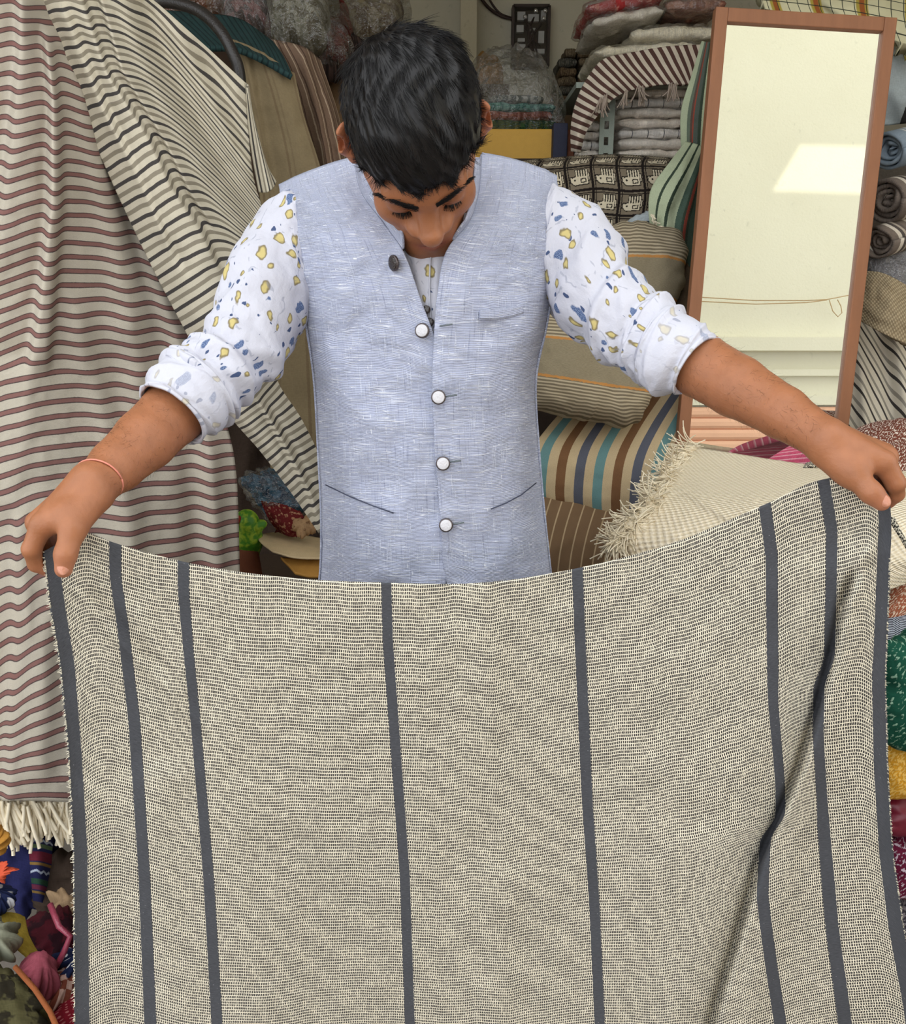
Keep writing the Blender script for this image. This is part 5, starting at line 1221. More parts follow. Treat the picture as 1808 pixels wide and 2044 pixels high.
heap('tweed_blanket', [(1690, 862, 1.86), (1850, 845, 1.88), (1870, 1010, 1.70), (1700, 980, 1.70)], .14, RUST, 'rust and white tweed blanket folded just above the right hand', 'blanket', seed=3, wr=.004, n=50)
# stack on the far right, below the cream blanket
heap('tweed_blanket', [(1745, 1135, 1.50), (1880, 1090, 1.55), (1880, 1240, 1.46), (1740, 1250, 1.42)], .12, woven('rust loop knit', (158, 92, 66), (224, 196, 172), 360, 360, 'tweed', thr=.55), 'rust and cream knitted blanket at the right edge below the cream one', 'blanket', seed=4, wr=.004)
heap('herringbone_throw', [(1738, 1225, 1.44), (1890, 1190, 1.48), (1890, 1345, 1.40), (1735, 1335, 1.38)], .10, woven('black and white herringbone', (40, 42, 50), (190, 194, 204), 300, 260, 'herring'), 'black and white herringbone throw folded at the right edge', 'throw', seed=5, wr=.003)
GT = woven('green and blue tweed', (30, 84, 66), (150, 186, 160), 360, 200, 'tweed', thr=.6)
heap('tweed_throw', [(1768, 1270, 1.35), (1900, 1260, 1.38), (1900, 1500, 1.32), (1752, 1490, 1.32)], .12, GT, 'green and teal tweed throw hanging at the right edge', 'throw', seed=6, wr=.006)
heap('mustard_blanket', [(1745, 1465, 1.36), (1890, 1450, 1.40), (1890, 1600, 1.34), (1742, 1592, 1.33)], .09, woven('mustard knit', (206, 148, 44), (226, 180, 92), 300, 300, 'tweed'), 'mustard yellow knitted blanket under the green tweed throw', 'blanket', seed=7, wr=.004)
heap('wine_cloth', [(1745, 1565, 1.38), (1890, 1560, 1.40), (1890, 1680, 1.36), (1745, 1670, 1.34)], .08, cloth_plain('wine red satin', (112, 22, 44), .08, .4, .5), 'smooth wine red cloth in the right-hand stack', 'cloth', seed=8, wr=.006)
heap('speckled_scarf', [(1748, 1655, 1.38), (1890, 1650, 1.40), (1890, 1800, 1.34), (1750, 1790, 1.33)], .09, woven('wine and grey speckle', (96, 24, 50), (196, 176, 188), 260, 260, 'tweed', thr=.58), 'wine and grey speckled scarf low in the right-hand stack', 'scarf', seed=9, wr=.006)
heap('grey_shawl', [(1760, 1775, 1.38), (1900, 1770, 1.40), (1900, 1960, 1.34), (1765, 1950, 1.32)], .10, woven('grey mohair', (70, 66, 74), (140, 132, 136), 300, 300, 'tweed'), 'grey mohair shawl at the bottom of the right-hand stack', 'shawl', seed=10, wr=.008)
heap('navy_cloth', [(1790, 1930, 1.38), (1920, 1925, 1.40), (1920, 2120, 1.30), (1795, 2110, 1.28)], .10, NAVY, 'navy cotton cloth lowest in the right-hand stack', 'cloth', seed=11, wr=.008)
cw = sheet('cord_ends', [[(1772, 1030, 1.40), (1785, 1032, 1.40)], [(1790, 1060, 1.38), (1800, 1062, 1.38)], [(1812, 1100, 1.37), (1820, 1098, 1.37)]], BWC, None, 8, 24, .004); tag(cw, 'black and white cords lying on the cream blanket below the hand', 'cord')

# to the right of the mirror
PLD = NT('cream plaid wool'); u, v, w = PLD.uv()
def band(c, per, off, wd): return PLD.step(PLD.math('ABSOLUTE', PLD.math('SUBTRACT', PLD.math('FRACT', PLD.math('ADD', PLD.math('MULTIPLY', c, 1 / per), off)), .5)), wd, wd - .03)
c = PLD.mix(band(u, .11, .2, .14), srgb((196, 190, 156)), srgb((164, 146, 66))); c = PLD.mix(band(u, .11, .2, .07), c, srgb((146, 84, 44))); c = PLD.mix(PLD.math('MAXIMUM', band(u, .028, .1, .05), band(v, .034, .3, .06)), c, srgb((52, 56, 48)))
PLD.pbsdf(c, .9, .15); PLD = PLD.m
tag(sheet('plaid_blanket', [[(1505, -70, 2.5), (1620, -60, 2.45), (1740, -40, 2.4), (1860, -20, 2.35)], [(1520, -5, 2.42), (1620, 5, 2.36), (1740, 24, 2.30), (1860, 50, 2.26)], [(1530, 30, 2.40), (1640, 50, 2.33), (1760, 75, 2.28), (1870, 105, 2.24)]], PLD, None, 70, 40, .05, folds=[('s', [(1600, -60), (1640, 10), (1700, 60)], 20, .02)], wr=(.008, 40, 3)), 'cream plaid wool blanket hanging over the top of the mirror', 'blanket')
SWP = stripes('pale blue with dark and orange bands', 'u', .22, [(0, (176, 186, 188)), (.42, (54, 52, 50)), (.50, (178, 112, 64)), (.57, (196, 180, 120)), (.63, (54, 52, 50)), (.72, (176, 186, 188))], .02, .1)
tag(sheet('banded_blanket', [[(1740, 60, 2.40), (1800, 75, 2.38), (1880, 90, 2.36)], [(1740, 160, 2.38), (1800, 175, 2.35), (1880, 190, 2.33)], [(1715, 260, 2.42), (1775, 250, 2.40), (1880, 240, 2.38)]], SWP, None, 50, 40, .03, wr=(.01, 50, 2)), 'pale blue blanket with dark and orange bands just right of the mirror top', 'blanket')
def roll(px, py, Y, r, length, mat, label, tilt=(1., .35, .03), turns=4):
    c0 = A3((px, py, Y)); ax = np.array(tilt, float); ax /= np.linalg.norm(ax); u_ = np.cross(ax, [0, 0, 1.]); u_ /= np.linalg.norm(u_); w_ = np.cross(u_, ax)
    m = 34 * turns; th = np.linspace(0, 2 * math.pi * turns, m); rr = r * (.12 + .88 * th / th[-1])
    ln = np.linspace(0, length, 10); arc = np.concatenate([[0], np.cumsum(np.sqrt(np.diff(rr) ** 2 + (rr[1:] * np.diff(th)) ** 2))])
    jit = .012 * vn(th * .8, th * 0, int(px)) 
    P = c0 + (rr * np.cos(th))[:, None, None] * u_ + (rr * np.sin(th) * .92)[:, None, None] * w_ + (ln[None, :] + (jit + .02 * (1 - th / th[-1]))[:, None])[..., None] * ax
    UV = np.stack(np.broadcast_arrays(ln[None, :], arc[:, None]), -1)
    nv_, nu_ = P.shape[:2]; N = vnormals(P)
    Q = P - N * (r * .88 / turns * .62) * (1 if np.dot(N[-1, 0], P[-1, 0] - c0) > 0 else -1)
    f = grid_faces(nv_, nu_); k = nv_ * nu_; idx = np.arange(k).reshape(nv_, nu_); rim = np.concatenate([idx[0, :], idx[1:, -1], idx[-1, -2::-1], idx[-2:0:-1, 0]]); r2 = np.roll(rim, -1)
    fs = np.concatenate([f, f[:, ::-1] + k, np.stack([rim, rim + k, r2 + k, r2], -1)])
    o = mesh('rolled_blanket', np.concatenate([P.reshape(-1, 3), Q.reshape(-1, 3)]), fs, mat, None, np.concatenate([UV.reshape(-1, 2)] * 2)); tag(o, label, 'blanket', None); return o
BST = stripes('blue grey stripe', 'u', .10, [(0, (136, 150, 162)), (.40, (206, 206, 200)), (.46, (136, 150, 162)), (.54, (206, 206, 200)), (.66, (120, 132, 146)), (.72, (206, 206, 200)), (.80, (136, 150, 162))], .02, .1)
GST = stripes('grey brown stripe', 'u', .06, [(0, (120, 108, 98)), (.35, (208, 198, 182)), (.55, (88, 80, 76)), (.72, (176, 164, 148)), (.85, (104, 94, 88))], .03, .12)
roll(1768, 300, 2.20, .052, .40, BST, 'blue-grey striped blanket rolled up, the highest roll right of the mirror', (1, .5, .25))
roll(1762, 400, 2.18, .062, .40, GST, 'grey and brown striped blanket rolled up below the blue-grey roll', (1, .5, .2))
roll(1750, 482, 2.16, .046, .40, GST, 'grey and brown striped blanket rolled up, the lowest roll right of the mirror', (1, .5, .25))
wrapped('bagged_blanket', [(1720, 505, 2.22), (1850, 490, 2.25), (1860, 640, 2.2), (1740, 620, 2.2)], .10, cloth_plain('grey fleece', (128, 126, 130)), 'grey blanket in clear plastic under the rolls right of the mirror', 'blanket', None, 5)
BUR = woven('burlap', (138, 122, 96), (172, 156, 126), 700, 700, 'basket')
tag(sheet('burlap_cloth', [[(1712, 540, 2.14), (1770, 548, 2.08), (1860, 600, 2.06)], [(1718, 600, 2.11), (1780, 610, 2.05), (1860, 650, 2.03)], [(1715, 640, 2.10), (1775, 672, 2.04), (1860, 705, 2.02)]], BUR, None, 40, 40, .02, wr=(.008, 40, 4)), 'tan burlap cloth hanging right of the mirror, under the rolls', 'cloth')
VST = stripes('black and grey ticking', 'u', 1., [(0, (214, 206, 188)), (.30, (66, 62, 60)), (.46, (214, 206, 188)), (.72, (150, 144, 132)), (.90, (214, 206, 188))], .03, .1)
TKC = []
for y, Y in ((560, 2.21), (650, 2.18), (740, 2.15), (830, 2.12), (920, 2.09), (1000, 2.07)):
    TKC.append([(x + (y - 560) * .62 + 30 * math.sin((y - 560) / 130.) * (x - 1400) / 400., y + (x - 1640) * .18, Y - (x - 1640) * .0003) for x in (1420, 1500, 1580, 1660, 1740, 1820, 1900)])
TKC = [[(max(p[0], 1560 + 10 * i), p[1], p[2]) for i, p in enumerate(r)] for r in TKC]
tk = sheet('ticking_cloth', TKC, VST, None, 150, 90, .006, uval=[0, 2.6, 5.2, 7.8, 10.4, 13., 15.6], folds=[('r', [(1690, 580), (1720, 740), (1735, 950)], 14, .015), ('r', [(1740, 600), (1770, 740), (1790, 950)], 14, -.014), ('r', [(1780, 620), (1805, 780), (1830, 950)], 16, .015)], kuu=14.)
tag(tk, 'black, grey and cream ticking cloth hanging behind the right wrist', 'cloth')
tag(pillow('denim_cushion', [(1790, 690, 2.30), (1880, 690, 2.32), (1880, 760, 2.28), (1790, 755, 2.26)], .08, plain('blue denim', (70, 96, 140), .9), None, seed=4), 'blue denim cushion at the right edge behind the ticking cloth', 'cushion')
heap('bedding_bale', [(1560, 300, 2.75), (1960, 280, 2.8), (1960, 980, 2.6), (1560, 960, 2.5)], .36, cloth_plain('grey bale cover', (110, 102, 94)), 'large grey bale of bedding behind the mirror', 'bale', seed=16, n=40)

# behind: block-printed cloth over a bale
def eleph(U, V):
    c = np.zeros(U.shape + (3,)); c[:] = srgb((128, 116, 98))[:3]
    cw_, ch_ = .072, .066
    U = U + .004 * np.sin(V * 40); V = V + .003 * np.sin(U * 35)
    iu = np.floor(U / cw_); fu = U / cw_ - iu; fv = V / ch_ - np.floor(V / ch_)
    blk = np.array(srgb((34, 28, 26))[:3]); cr_ = np.array(srgb((214, 202, 176))[:3])
    frame = (fu < .05) | (fu > .95) | (fv < .05) | (fv > .95) | (np.abs(fu - .11) < .018) | (np.abs(fv - .12) < .02)
    c[frame] = blk
    x = (fu - .16) / .76; y = (fv - .16) / .76
    def ell(cx, cy, rx, ry): return ((x - cx) / rx) ** 2 + ((y - cy) / ry) ** 2 < 1
    def rect(a, b, e, d): return (x > a) & (x < b) & (y > e) & (y < d)
    def shape(g):
        s = ell(.24, .64, .18 + g, .19 + g) | rect(.26 - g, .88 + g, .44 - g, .82 + g)
        for k in range(5): s |= rect(.30 + .13 * k - g * .7, .37 + .13 * k + g * .7, .06 - g, .5)
        s |= rect(.92 - g, .97 + g, .30 - g, .66 + g) | rect(.02 - g, .09 + g, .46 - g, .70 + g)
        return s
    c[shape(.05)] = blk; c[shape(0.)] = cr_
    c[ell(.22, .60, .05, .05) | rect(.50, .80, .54, .76)] = blk; c[rect(.55, .75, .59, .71)] = cr_
    return c
EC = [[(1030, 322, 2.75), (1130, 312, 2.75), (1240, 308, 2.75), (1380, 318, 2.75)], [(1020, 338, 2.58), (1130, 326, 2.58), (1240, 322, 2.58), (1380, 330, 2.58)], [(1020, 400, 2.53), (1130, 398, 2.52), (1240, 396, 2.52), (1380, 400, 2.53)], [(1030, 500, 2.50), (1130, 500, 2.49), (1240, 498, 2.49), (1375, 500, 2.50)], [(1030, 640, 2.50), (1130, 640, 2.49), (1240, 640, 2.49), (1375, 640, 2.50)]]
tag(sheet('block_print_cloth', EC, vcol('block print', k=.06), None, 420, 330, .02, folds=[('r', [(1110, 300), (1120, 420), (1115, 520)], 20, .012), ('r', [(1200, 330), (1195, 430), (1200, 520)], 18, -.008), ('r', [(1290, 300), (1280, 440), (1285, 520)], 22, .010)], wr=(.004, 40, 3), colf=eleph), 'taupe cloth block-printed with rows of elephants over a bale', 'cloth')
def ramp_u(name, bands):
    n = NT(name); u, v, w = n.uv(); nz = n.math('MULTIPLY', n.math('SUBTRACT', n.noise(n.vec(n.math('MULTIPLY', u, 60), n.math('MULTIPLY', v, 300)), 1., 1.), .5), .02)
    col = n.ramp(n.math('ADD', u, nz), [(p, srgb(c)) for p, c in bands], 'CONSTANT'); tn = thread_noise(n, .12, 90., 300.)
    n.pbsdf(n.mix(1., col, n.node('ShaderNodeCombineColor', {0: tn, 1: tn, 2: tn}).outputs[0], 'MULTIPLY'), .92, .12, bump=tn, bdist=.001); return n.m
PG = (186, 196, 164); DG = (62, 74, 62); RD = (150, 76, 62)
GRN1 = ramp_u('sage striped wool', [(0, PG), (.16, DG), (.20, PG), (.34, DG), (.39, PG), (.50, (78, 96, 84)), (.58, DG), (.61, RD), (.65, DG), (.68, (78, 96, 84)), (.76, PG), (.88, DG), (.92, PG)])
gb = sheet('sage_blanket', [[(1368, 282, 2.42), (1392, 288, 2.40), (1412, 300, 2.42), (1428, 310, 2.46)], [(1335, 325, 2.36), (1368, 335, 2.33), (1398, 350, 2.35), (1428, 360, 2.40)], [(1300, 375, 2.33), (1340, 385, 2.30), (1385, 400, 2.32), (1425, 415, 2.37)], [(1294, 420, 2.32), (1325, 430, 2.30), (1372, 455, 2.31), (1418, 475, 2.35)], [(1300, 470, 2.32), (1320, 500, 2.30), (1365, 540, 2.31), (1410, 570, 2.35)]], GRN1, None, 70, 70, .02, uval=[0, .33, .67, 1.], folds=[('r', [(1385, 280), (1360, 340), (1330, 420), (1325, 500)], 12, .012), ('r', [(1405, 290), (1390, 360), (1365, 440), (1350, 540)], 12, .012)], wr=(.004, 30, 3))
tag(gb, 'sage green wool blanket with dark stripes spread left of the mirror', 'blanket')
gb2 = sheet('sage_blanket', [[(1400, 82, 2.50), (1415, 84, 2.47), (1432, 86, 2.50)], [(1380, 150, 2.48), (1404, 150, 2.44), (1432, 150, 2.47)], [(1360, 215, 2.46), (1394, 218, 2.42), (1432, 220, 2.45)], [(1358, 270, 2.46), (1390, 275, 2.42), (1432, 280, 2.45)], [(1362, 330, 2.47), (1390, 340, 2.43), (1432, 350, 2.46)]], ramp_u('sage wool with a red line', [(0, PG), (.20, (108, 120, 104)), (.30, (96, 78, 70)), (.36, RD), (.40, (84, 92, 84)), (.52, DG), (.60, PG), (.95, DG)]), None, 50, 60, .02, uval=[0, .5, 1.], wr=(.004, 40, 2))
tag(gb2, 'sage green wool blanket with a red line hanging down beside the mirror frame', 'blanket')
bl_ = pillow('pale_blue_cushion', [(1270, 425, 2.44), (1322, 418, 2.44), (1332, 490, 2.42), (1228, 480, 2.42)], .06, stripes('pale blue with dark line', 'v', .09, [(0, (186, 196, 200)), (.4, (66, 74, 78)), (.5, (186, 196, 200))], .02), None, seed=7); tag(bl_, 'pale blue cushion corner with a dark line between elephant cloth and cushion', 'cushion')
hang(bl_, 'tassel', CRM, [A3(p) for p in ((1300, 428, 2.29), (1304, 440, 2.29), (1316, 452, 2.29), (1330, 460, 2.29))], (.6, -.3, -.5), .016, 6, .0014, .3, .5, 7, .006)

# ------------------------------------------------------------------ back of the shop, left
BEI = stripes('beige curtain cotton', 'u', .09, [(0, (130, 115, 88)), (.1, (116, 100, 76)), (.18, (130, 115, 88)), (.3, (122, 107, 82)), (.36, (130, 115, 88))], .05, .08)
tag(sheet('beige_cloth', [[(462, 78, 2.30), (500, 92, 2.28), (545, 118, 2.26), (588, 146, 2.26)], [(485, 180, 2.29), (530, 195, 2.26), (575, 215, 2.24), (608, 235, 2.25)], [(510, 320, 2.28), (560, 330, 2.25), (605, 345, 2.23), (645, 355, 2.24)], [(530, 560, 2.26), (585, 560, 2.23), (635, 565, 2.21), (690, 570, 2.22)], [(540, 950, 2.24), (600, 950, 2.2), (660, 950, 2.19), (720, 950, 2.2)]], BEI, None, 60, 80, .05, folds=[('r', [(480, 60), (505, 200), (540, 400)], 12, .012), ('r', [(500, 80), (530, 240), (560, 420)], 12, -.008)], wr=(.006, 50, 3)), 'plain beige cotton hanging from a bale under the green cover', 'cloth')
TGR = stripes('dark teal ribbed cover', 'u', .016, [(0, (46, 70, 70)), (.7, (34, 50, 52))], .05, .14)
tag(sheet('cover_cloth', [[(330, 20, 2.52), (410, 26, 2.50), (480, 38, 2.48), (545, 82, 2.46)], [(380, 60, 2.38), (440, 66, 2.36), (510, 84, 2.34), (566, 112, 2.33)], [(410, 92, 2.26), (470, 94, 2.25), (528, 118, 2.23), (584, 150, 2.22)]], TGR, None, 60, 40, .012, wr=(.012, 30, 5)), 'dark teal ribbed cloth covering the top of the beige bale', 'cloth')
PIN = stripes('brown pinstripe', 'u', .030, [(0, (122, 100, 84)), (.30, (178, 158, 136)), (.42, (122, 100, 84)), (.60, (84, 66, 56)), (.72, (122, 100, 84))], .05, .1)
tag(sheet('pinstripe_cloth', [[(540, 78, 2.50), (575, 84, 2.48), (612, 96, 2.48), (640, 120, 2.52)], [(575, 150, 2.46), (612, 165, 2.43), (648, 190, 2.43), (672, 215, 2.48)], [(600, 235, 2.43), (635, 245, 2.40), (668, 262, 2.40), (688, 280, 2.46)], [(625, 345, 2.42), (655, 350, 2.39), (685, 355, 2.39), (705, 362, 2.45)], [(640, 520, 2.42), (670, 520, 2.39), (700, 525, 2.39), (730, 530, 2.45)]], PIN, None, 60, 60, .02, folds=[('r', [(590, 70), (630, 200), (660, 380)], 10, .014), ('r', [(615, 80), (650, 220), (680, 380)], 8, -.010)], wr=(.005, 40, 2), kuu=.5), 'brown pinstriped cloth hanging in long folds behind the left shoulder', 'cloth')
heap('brown_bale', [(600, 95, 2.85), (800, 100, 2.9), (820, 420, 2.8), (640, 420, 2.75)], .22, cloth_plain('brown bale cover', (116, 92, 66)), 'brown cloth bale behind the man, left of his head', 'bale', seed=3, n=30)
tube_obj('bent_pipe', cr1([A3(p) for p in ((230, 4, 2.14), (300, 3, 2.12), (350, 6, 2.10), (400, 24, 2.08), (440, 62, 2.06), (465, 108, 2.05), (478, 150, 2.05), (486, 260, 2.06))], 50), .0125, plain('black pipe', (40, 36, 34), .35, .5), None, 14)
tag(bpy.data.objects['bent_pipe'], 'bent black pipe arching over the teal cover at the top left', 'pipe')
GB = 'bagged bundles heaped at the top left'
def bg_(q, t, c, c2, label, seed, cat='bundle', g=1.18):
    return wrapped('bagged_bundle', q, t, woven('bundled cloth %d' % seed, tuple(x * .78 for x in c), tuple(x * .78 for x in c2), 26, 60, 'blotch'), label, cat, GB, seed, g, wr=.014, ws=12)
bg_([(300, -50, 2.75), (455, -50, 2.75), (450, 40, 2.65), (320, 34, 2.65)], .16, (150, 92, 60), (178, 140, 110), 'rust bundle in clear plastic above the bent pipe', 1)
bg_([(440, -50, 2.72), (540, -50, 2.72), (548, 72, 2.58), (452, 60, 2.6)], .16, (104, 88, 84), (150, 104, 98), 'grey-pink bundle in clear plastic at the top, second from the pipe', 2)
bg_([(524, -60, 2.66), (665, -60, 2.66), (655, 92, 2.52), (545, 96, 2.52)], .18, (112, 106, 84), (150, 146, 124), 'olive-grey bundle in shiny clear plastic left of the head', 3)
bg_([(570, 40, 2.74), (690, 20, 2.74), (695, 120, 2.62), (590, 122, 2.62)], .14, (120, 44, 34), (84, 34, 30), 'dark red bundle in plastic under the olive-grey one', 4)
bg_([(650, -60, 2.96), (800, -70, 2.96), (800, 75, 2.84), (668, 100, 2.82)], .18, (156, 142, 112), (120, 102, 80), 'cream bundle in clear plastic just left of the hair', 5)
tag(pillow('dark_shawl', [(610, 85, 2.70), (720, 80, 2.74), (735, 150, 2.66), (640, 150, 2.62)], .10, woven('dark fringed wool', (38, 30, 28), (64, 50, 44), 200, 40, 'tweed'), None, seed=6, wr=.012, ws=30), 'dark brown fringed shawl under the red bundle', 'shawl')

# ------------------------------------------------------------------ back wall: switch board and wires
def bw(px, py, Y=4.6): return A3((px, py, Y))
l, t = bw(1023, 20), None
x0, x1 = bw(1023, 20)[0], bw(1094, 20)[0]; z1, z0 = bw(1058, 19)[2], bw(1058, 137)[2]
pb = empty('switch_board', ((x0 + x1) / 2, 4.6, z0), 'open electrical switch board full of wires on the back wall', 'switch board')
BM = plain('rusty dark metal', (62, 50, 42), .5); GREY = plain('breaker plastic', (206, 204, 196), .5); WIRE = plain('wire insulation', (54, 38, 32), .5)
def pbox(name, a, b, c, d, y0, y1, mat): return box(name, ((a + b) / 2, (y0 + y1) / 2, (c + d) / 2), (b - a, y1 - y0, d - c), mat, pb)
pbox('back_plate', x0, x1, z0, z1, 4.585, 4.60, plain('board back', (78, 68, 56)))
for a, b, c, d in ((x0 - .006, x0 + .008, z0, z1), (x1 - .008, x1 + .006, z0, z1), (x0, x1, z0 - .006, z0 + .008), (x0, x1, z1 - .008, z1 + .006)): pbox('frame_side', a, b, c, d, 4.53, 4.60, BM)
W = x1 - x0; H = z1 - z0
for fx, fz, w, h in ((.12, .78, .22, .14), (.42, .76, .30, .12), (.78, .78, .14, .16), (.10, .58, .2, .12), (.12, .28, .24, .1), (.14, .42, .2, .06), (.45, .55, .18, .1), (.5, .22, .4, .08), (.72, .4, .16, .2)):
    pbox('breaker', x0 + W * fx, x0 + W * (fx + w), z0 + H * fz, z0 + H * (fz + h), 4.555, 4.586, GREY)
rng = np.random.default_rng(2)
for k in range(7):
    a = np.array([x0 + W * rng.uniform(.15, .85), 4.56, z0 + H * rng.uniform(.6, .85)]); b = np.array([x0 + W * rng.uniform(.15, .85), 4.56, z0 + H * rng.uniform(.12, .4)]); mid = (a + b) / 2 + np.array([rng.uniform(-.05, .05), -.02, 0])
    tube_obj('wire', cr1([a, mid, b], 12), .005, WIRE, pb, 6)
n = NT('clear acrylic'); fr = n.node('ShaderNodeFresnel', {'IOR': 1.45}); gl = n.node('ShaderNodeBsdfGlossy', {'Roughness': .03}); tr = n.node('ShaderNodeBsdfTransparent', {'Color': (.9, .9, .9, 1)}); mx = n.node('ShaderNodeMixShader', {0: fr.outputs[0], 1: tr.outputs[0], 2: gl.outputs[0]}); n.t.links.new(mx.outputs[0], n.out.inputs[0])
pbox('acrylic_cover', x0 + .004, x1 - .004, z0 + .004, z1 - .004, 4.526, 4.530, n.m)
SCR = plain('steel screw', (240, 240, 240), .12, .6, .02, metal=.9)
for px, py in ((1048, 34), (1088, 22), (1085, 37), (1069, 22), (1045, 130), (1081, 130)):
    V, f = disc(bw(px, py, 4.526), np.array([0, -1., .0]), .010, .006, 14, .6); mesh('screw', V, f, SCR, pb)
tube_obj('wall_cable', cr1([bw(x, y, 4.58) for x, y in ((955, -10), (975, 15), (1000, 32), (1024, 38))], 20), .007, WIRE, None, 8); tag(bpy.data.objects['wall_cable'], 'dark cable running along the back wall into the switch board', 'cable')
tube_obj('wall_cable', cr1([bw(x, y, 4.585) for x, y in ((972, -10), (985, 12), (1000, 28), (1022, 36))], 20), .005, WIRE, None, 8); tag([o for o in bpy.data.objects if o.name.startswith('wall_cable.')][0], 'thinner cable joining the switch board from above, right of the other', 'cable')
# piles on the far side
FB = 'folded blankets piled by the back wall'; k = 0
FBM = [woven('folded wool a', (92, 80, 64), (120, 106, 84), 200, 200, 'tweed'), woven('folded wool b', (70, 70, 64), (104, 100, 90), 200, 200, 'tweed'), woven('folded wool c', (116, 98, 74), (86, 70, 54), 200, 200, 'tweed')]
where = ['at the top', 'second from the top', 'in the middle', 'second from the bottom', 'at the bottom']
def flat(name, px0, px1, pyc, hpx, Y, depth, mat, seed=0, tilt=0., film=False, parent=None, a=7., b=.34, wr=.004, n=22):
    """a folded cloth lying flat, seen edge-on"""
    p = at(px0, pyc, Y); q = at(px1, pyc + tilt, Y); s = np.linalg.norm(q - p) / abs(px1 - px0); h = hpx * s
    d = np.array([0, depth, 0.])
    quad = [p + d, q + d, q, p]
    k1 = dict(a=a, b=b, rnd=.12, wr=wr, ws=18, seed=seed, n=n, world=True)
    o = pillow(name, quad, h, mat, parent, **k1)
    if film:
        c = np.mean(quad, 0); qq = [c + (x - c) * 1.05 for x in quad]; pillow('plastic_wrap', qq, h * 1.22, FILM, o, a=5., b=.4, rnd=.15, wr=.006, ws=30, seed=seed + 3, n=30, world=True)
    return o
for r in range(5):
    for c, (a, b, nm) in enumerate(((1112 + 4 * (r == 0) * 4, 1152, 'left'), (1153, 1192, 'right'))):
        o = flat('folded_blanket', a + (r * 7 % 5), b, 104 + 19 * r, 18, 4.15, .3, FBM[(r + c * 2) % 3], r * 2 + c); tag(o, 'dim folded wool blanket %s of the %s pile by the back wall' % (where[r], nm), 'blanket', FB)
wbox('trim_5', (at(1100, 200, 4.1)[0], 4.05, 0), (at(1215, 200, 4.1)[0], 4.55, at(1150, 200, 4.15)[2]), plain('dark cupboard', (84, 66, 46)))
heap('ochre_cloth', [(950, 112, 3.7), (995, 128, 3.7), (1002, 185, 3.6), (945, 185, 3.6)], .14, cloth_plain('ochre cotton', (150, 112, 64)), 'ochre cloth heaped just right of the hair', 'cloth', seed=4)
wbox('trim_7', (at(925, 185, 3.6)[0], 3.45, 0), (at(1012, 185, 3.6)[0], 3.95, at(975, 184, 3.6)[2]), plain('dark cupboard top', (84, 66, 46)))
# yellow carton with a plastic bag of folded cloth on it
ct = at(1030, 262, 3.05); xa, xb = at(930, 262, 3.0)[0], at(1112, 262, 3.0)[0]
YEL = plain('yellow ochre card', (206, 160, 66), .55, .35, .06)
yb = box('yellow_carton', ((xa + xb) / 2, 3.2, ct[2] / 2), (xb - xa, .40, ct[2]), YEL, None, None, .004); tag(yb, 'yellow ochre carton beside the right ear', 'carton')
GC = 'cloths in the plastic bag on the yellow carton'
for i, (a, b, y, h, c1, c2, nm) in enumerate(((950, 1118, 249, 24, (30, 62, 44), (60, 84, 50), 'dark green folded cloth lowest in the plastic bag'), (955, 1105, 229, 18, (120, 66, 58), (150, 96, 84), 'brick red folded cloth in the plastic bag on the carton'), (960, 1110, 212, 18, (56, 104, 98), (90, 140, 128), 'teal folded cloth in the plastic bag on the carton'), (975, 1090, 196, 16, (150, 150, 142), (96, 100, 96), 'grey folded cloth uppermost in the plastic bag'))):
    o = flat('folded_cloth', a, b, y, h, 3.04, .30, woven('bag cloth %d' % i, c1, c2, 90, 90, 'blotch'), 20 + i); tag(o, nm, 'cloth', GC)
c0 = [at(940, 250, 3.02), at(1138, 246, 3.02)]
fb = pillow('plastic_bag', [c0[0] + [0, .30, .22], c0[1] + [-.08, .30, .20], c0[1] + [0, 0, -.01], c0[0] + [0, 0, -.01]], .26, FILM, None, a=3., b=.5, rnd=.3, wr=.016, ws=16, seed=9, n=46, world=True); tag(fb, 'clear plastic bag of folded cloths standing on the yellow carton', 'bag')
tag(box('ledger_book', at(1118, 290, 2.95) + np.array([0, .1, 0]), (.045, .2, .13), plain('navy book cloth', (46, 48, 66), .6), None, None, .003), 'dark blue ledger standing right of the yellow carton', 'book')
tag(box('wooden_block', at(1136, 296, 2.97) + np.array([0, .1, 0]), (.03, .2, .11), plain('red brown wood', (104, 58, 36), .6), None, None, .003), 'red-brown wooden block beside the dark blue ledger', 'block')
wbox('trim_6', (xa - .1, 2.75, 0), (at(1150, 340, 2.9)[0], 3.4, at(1118, 318, 2.95)[2] - .02), plain('dark bench', (56, 44, 36)))

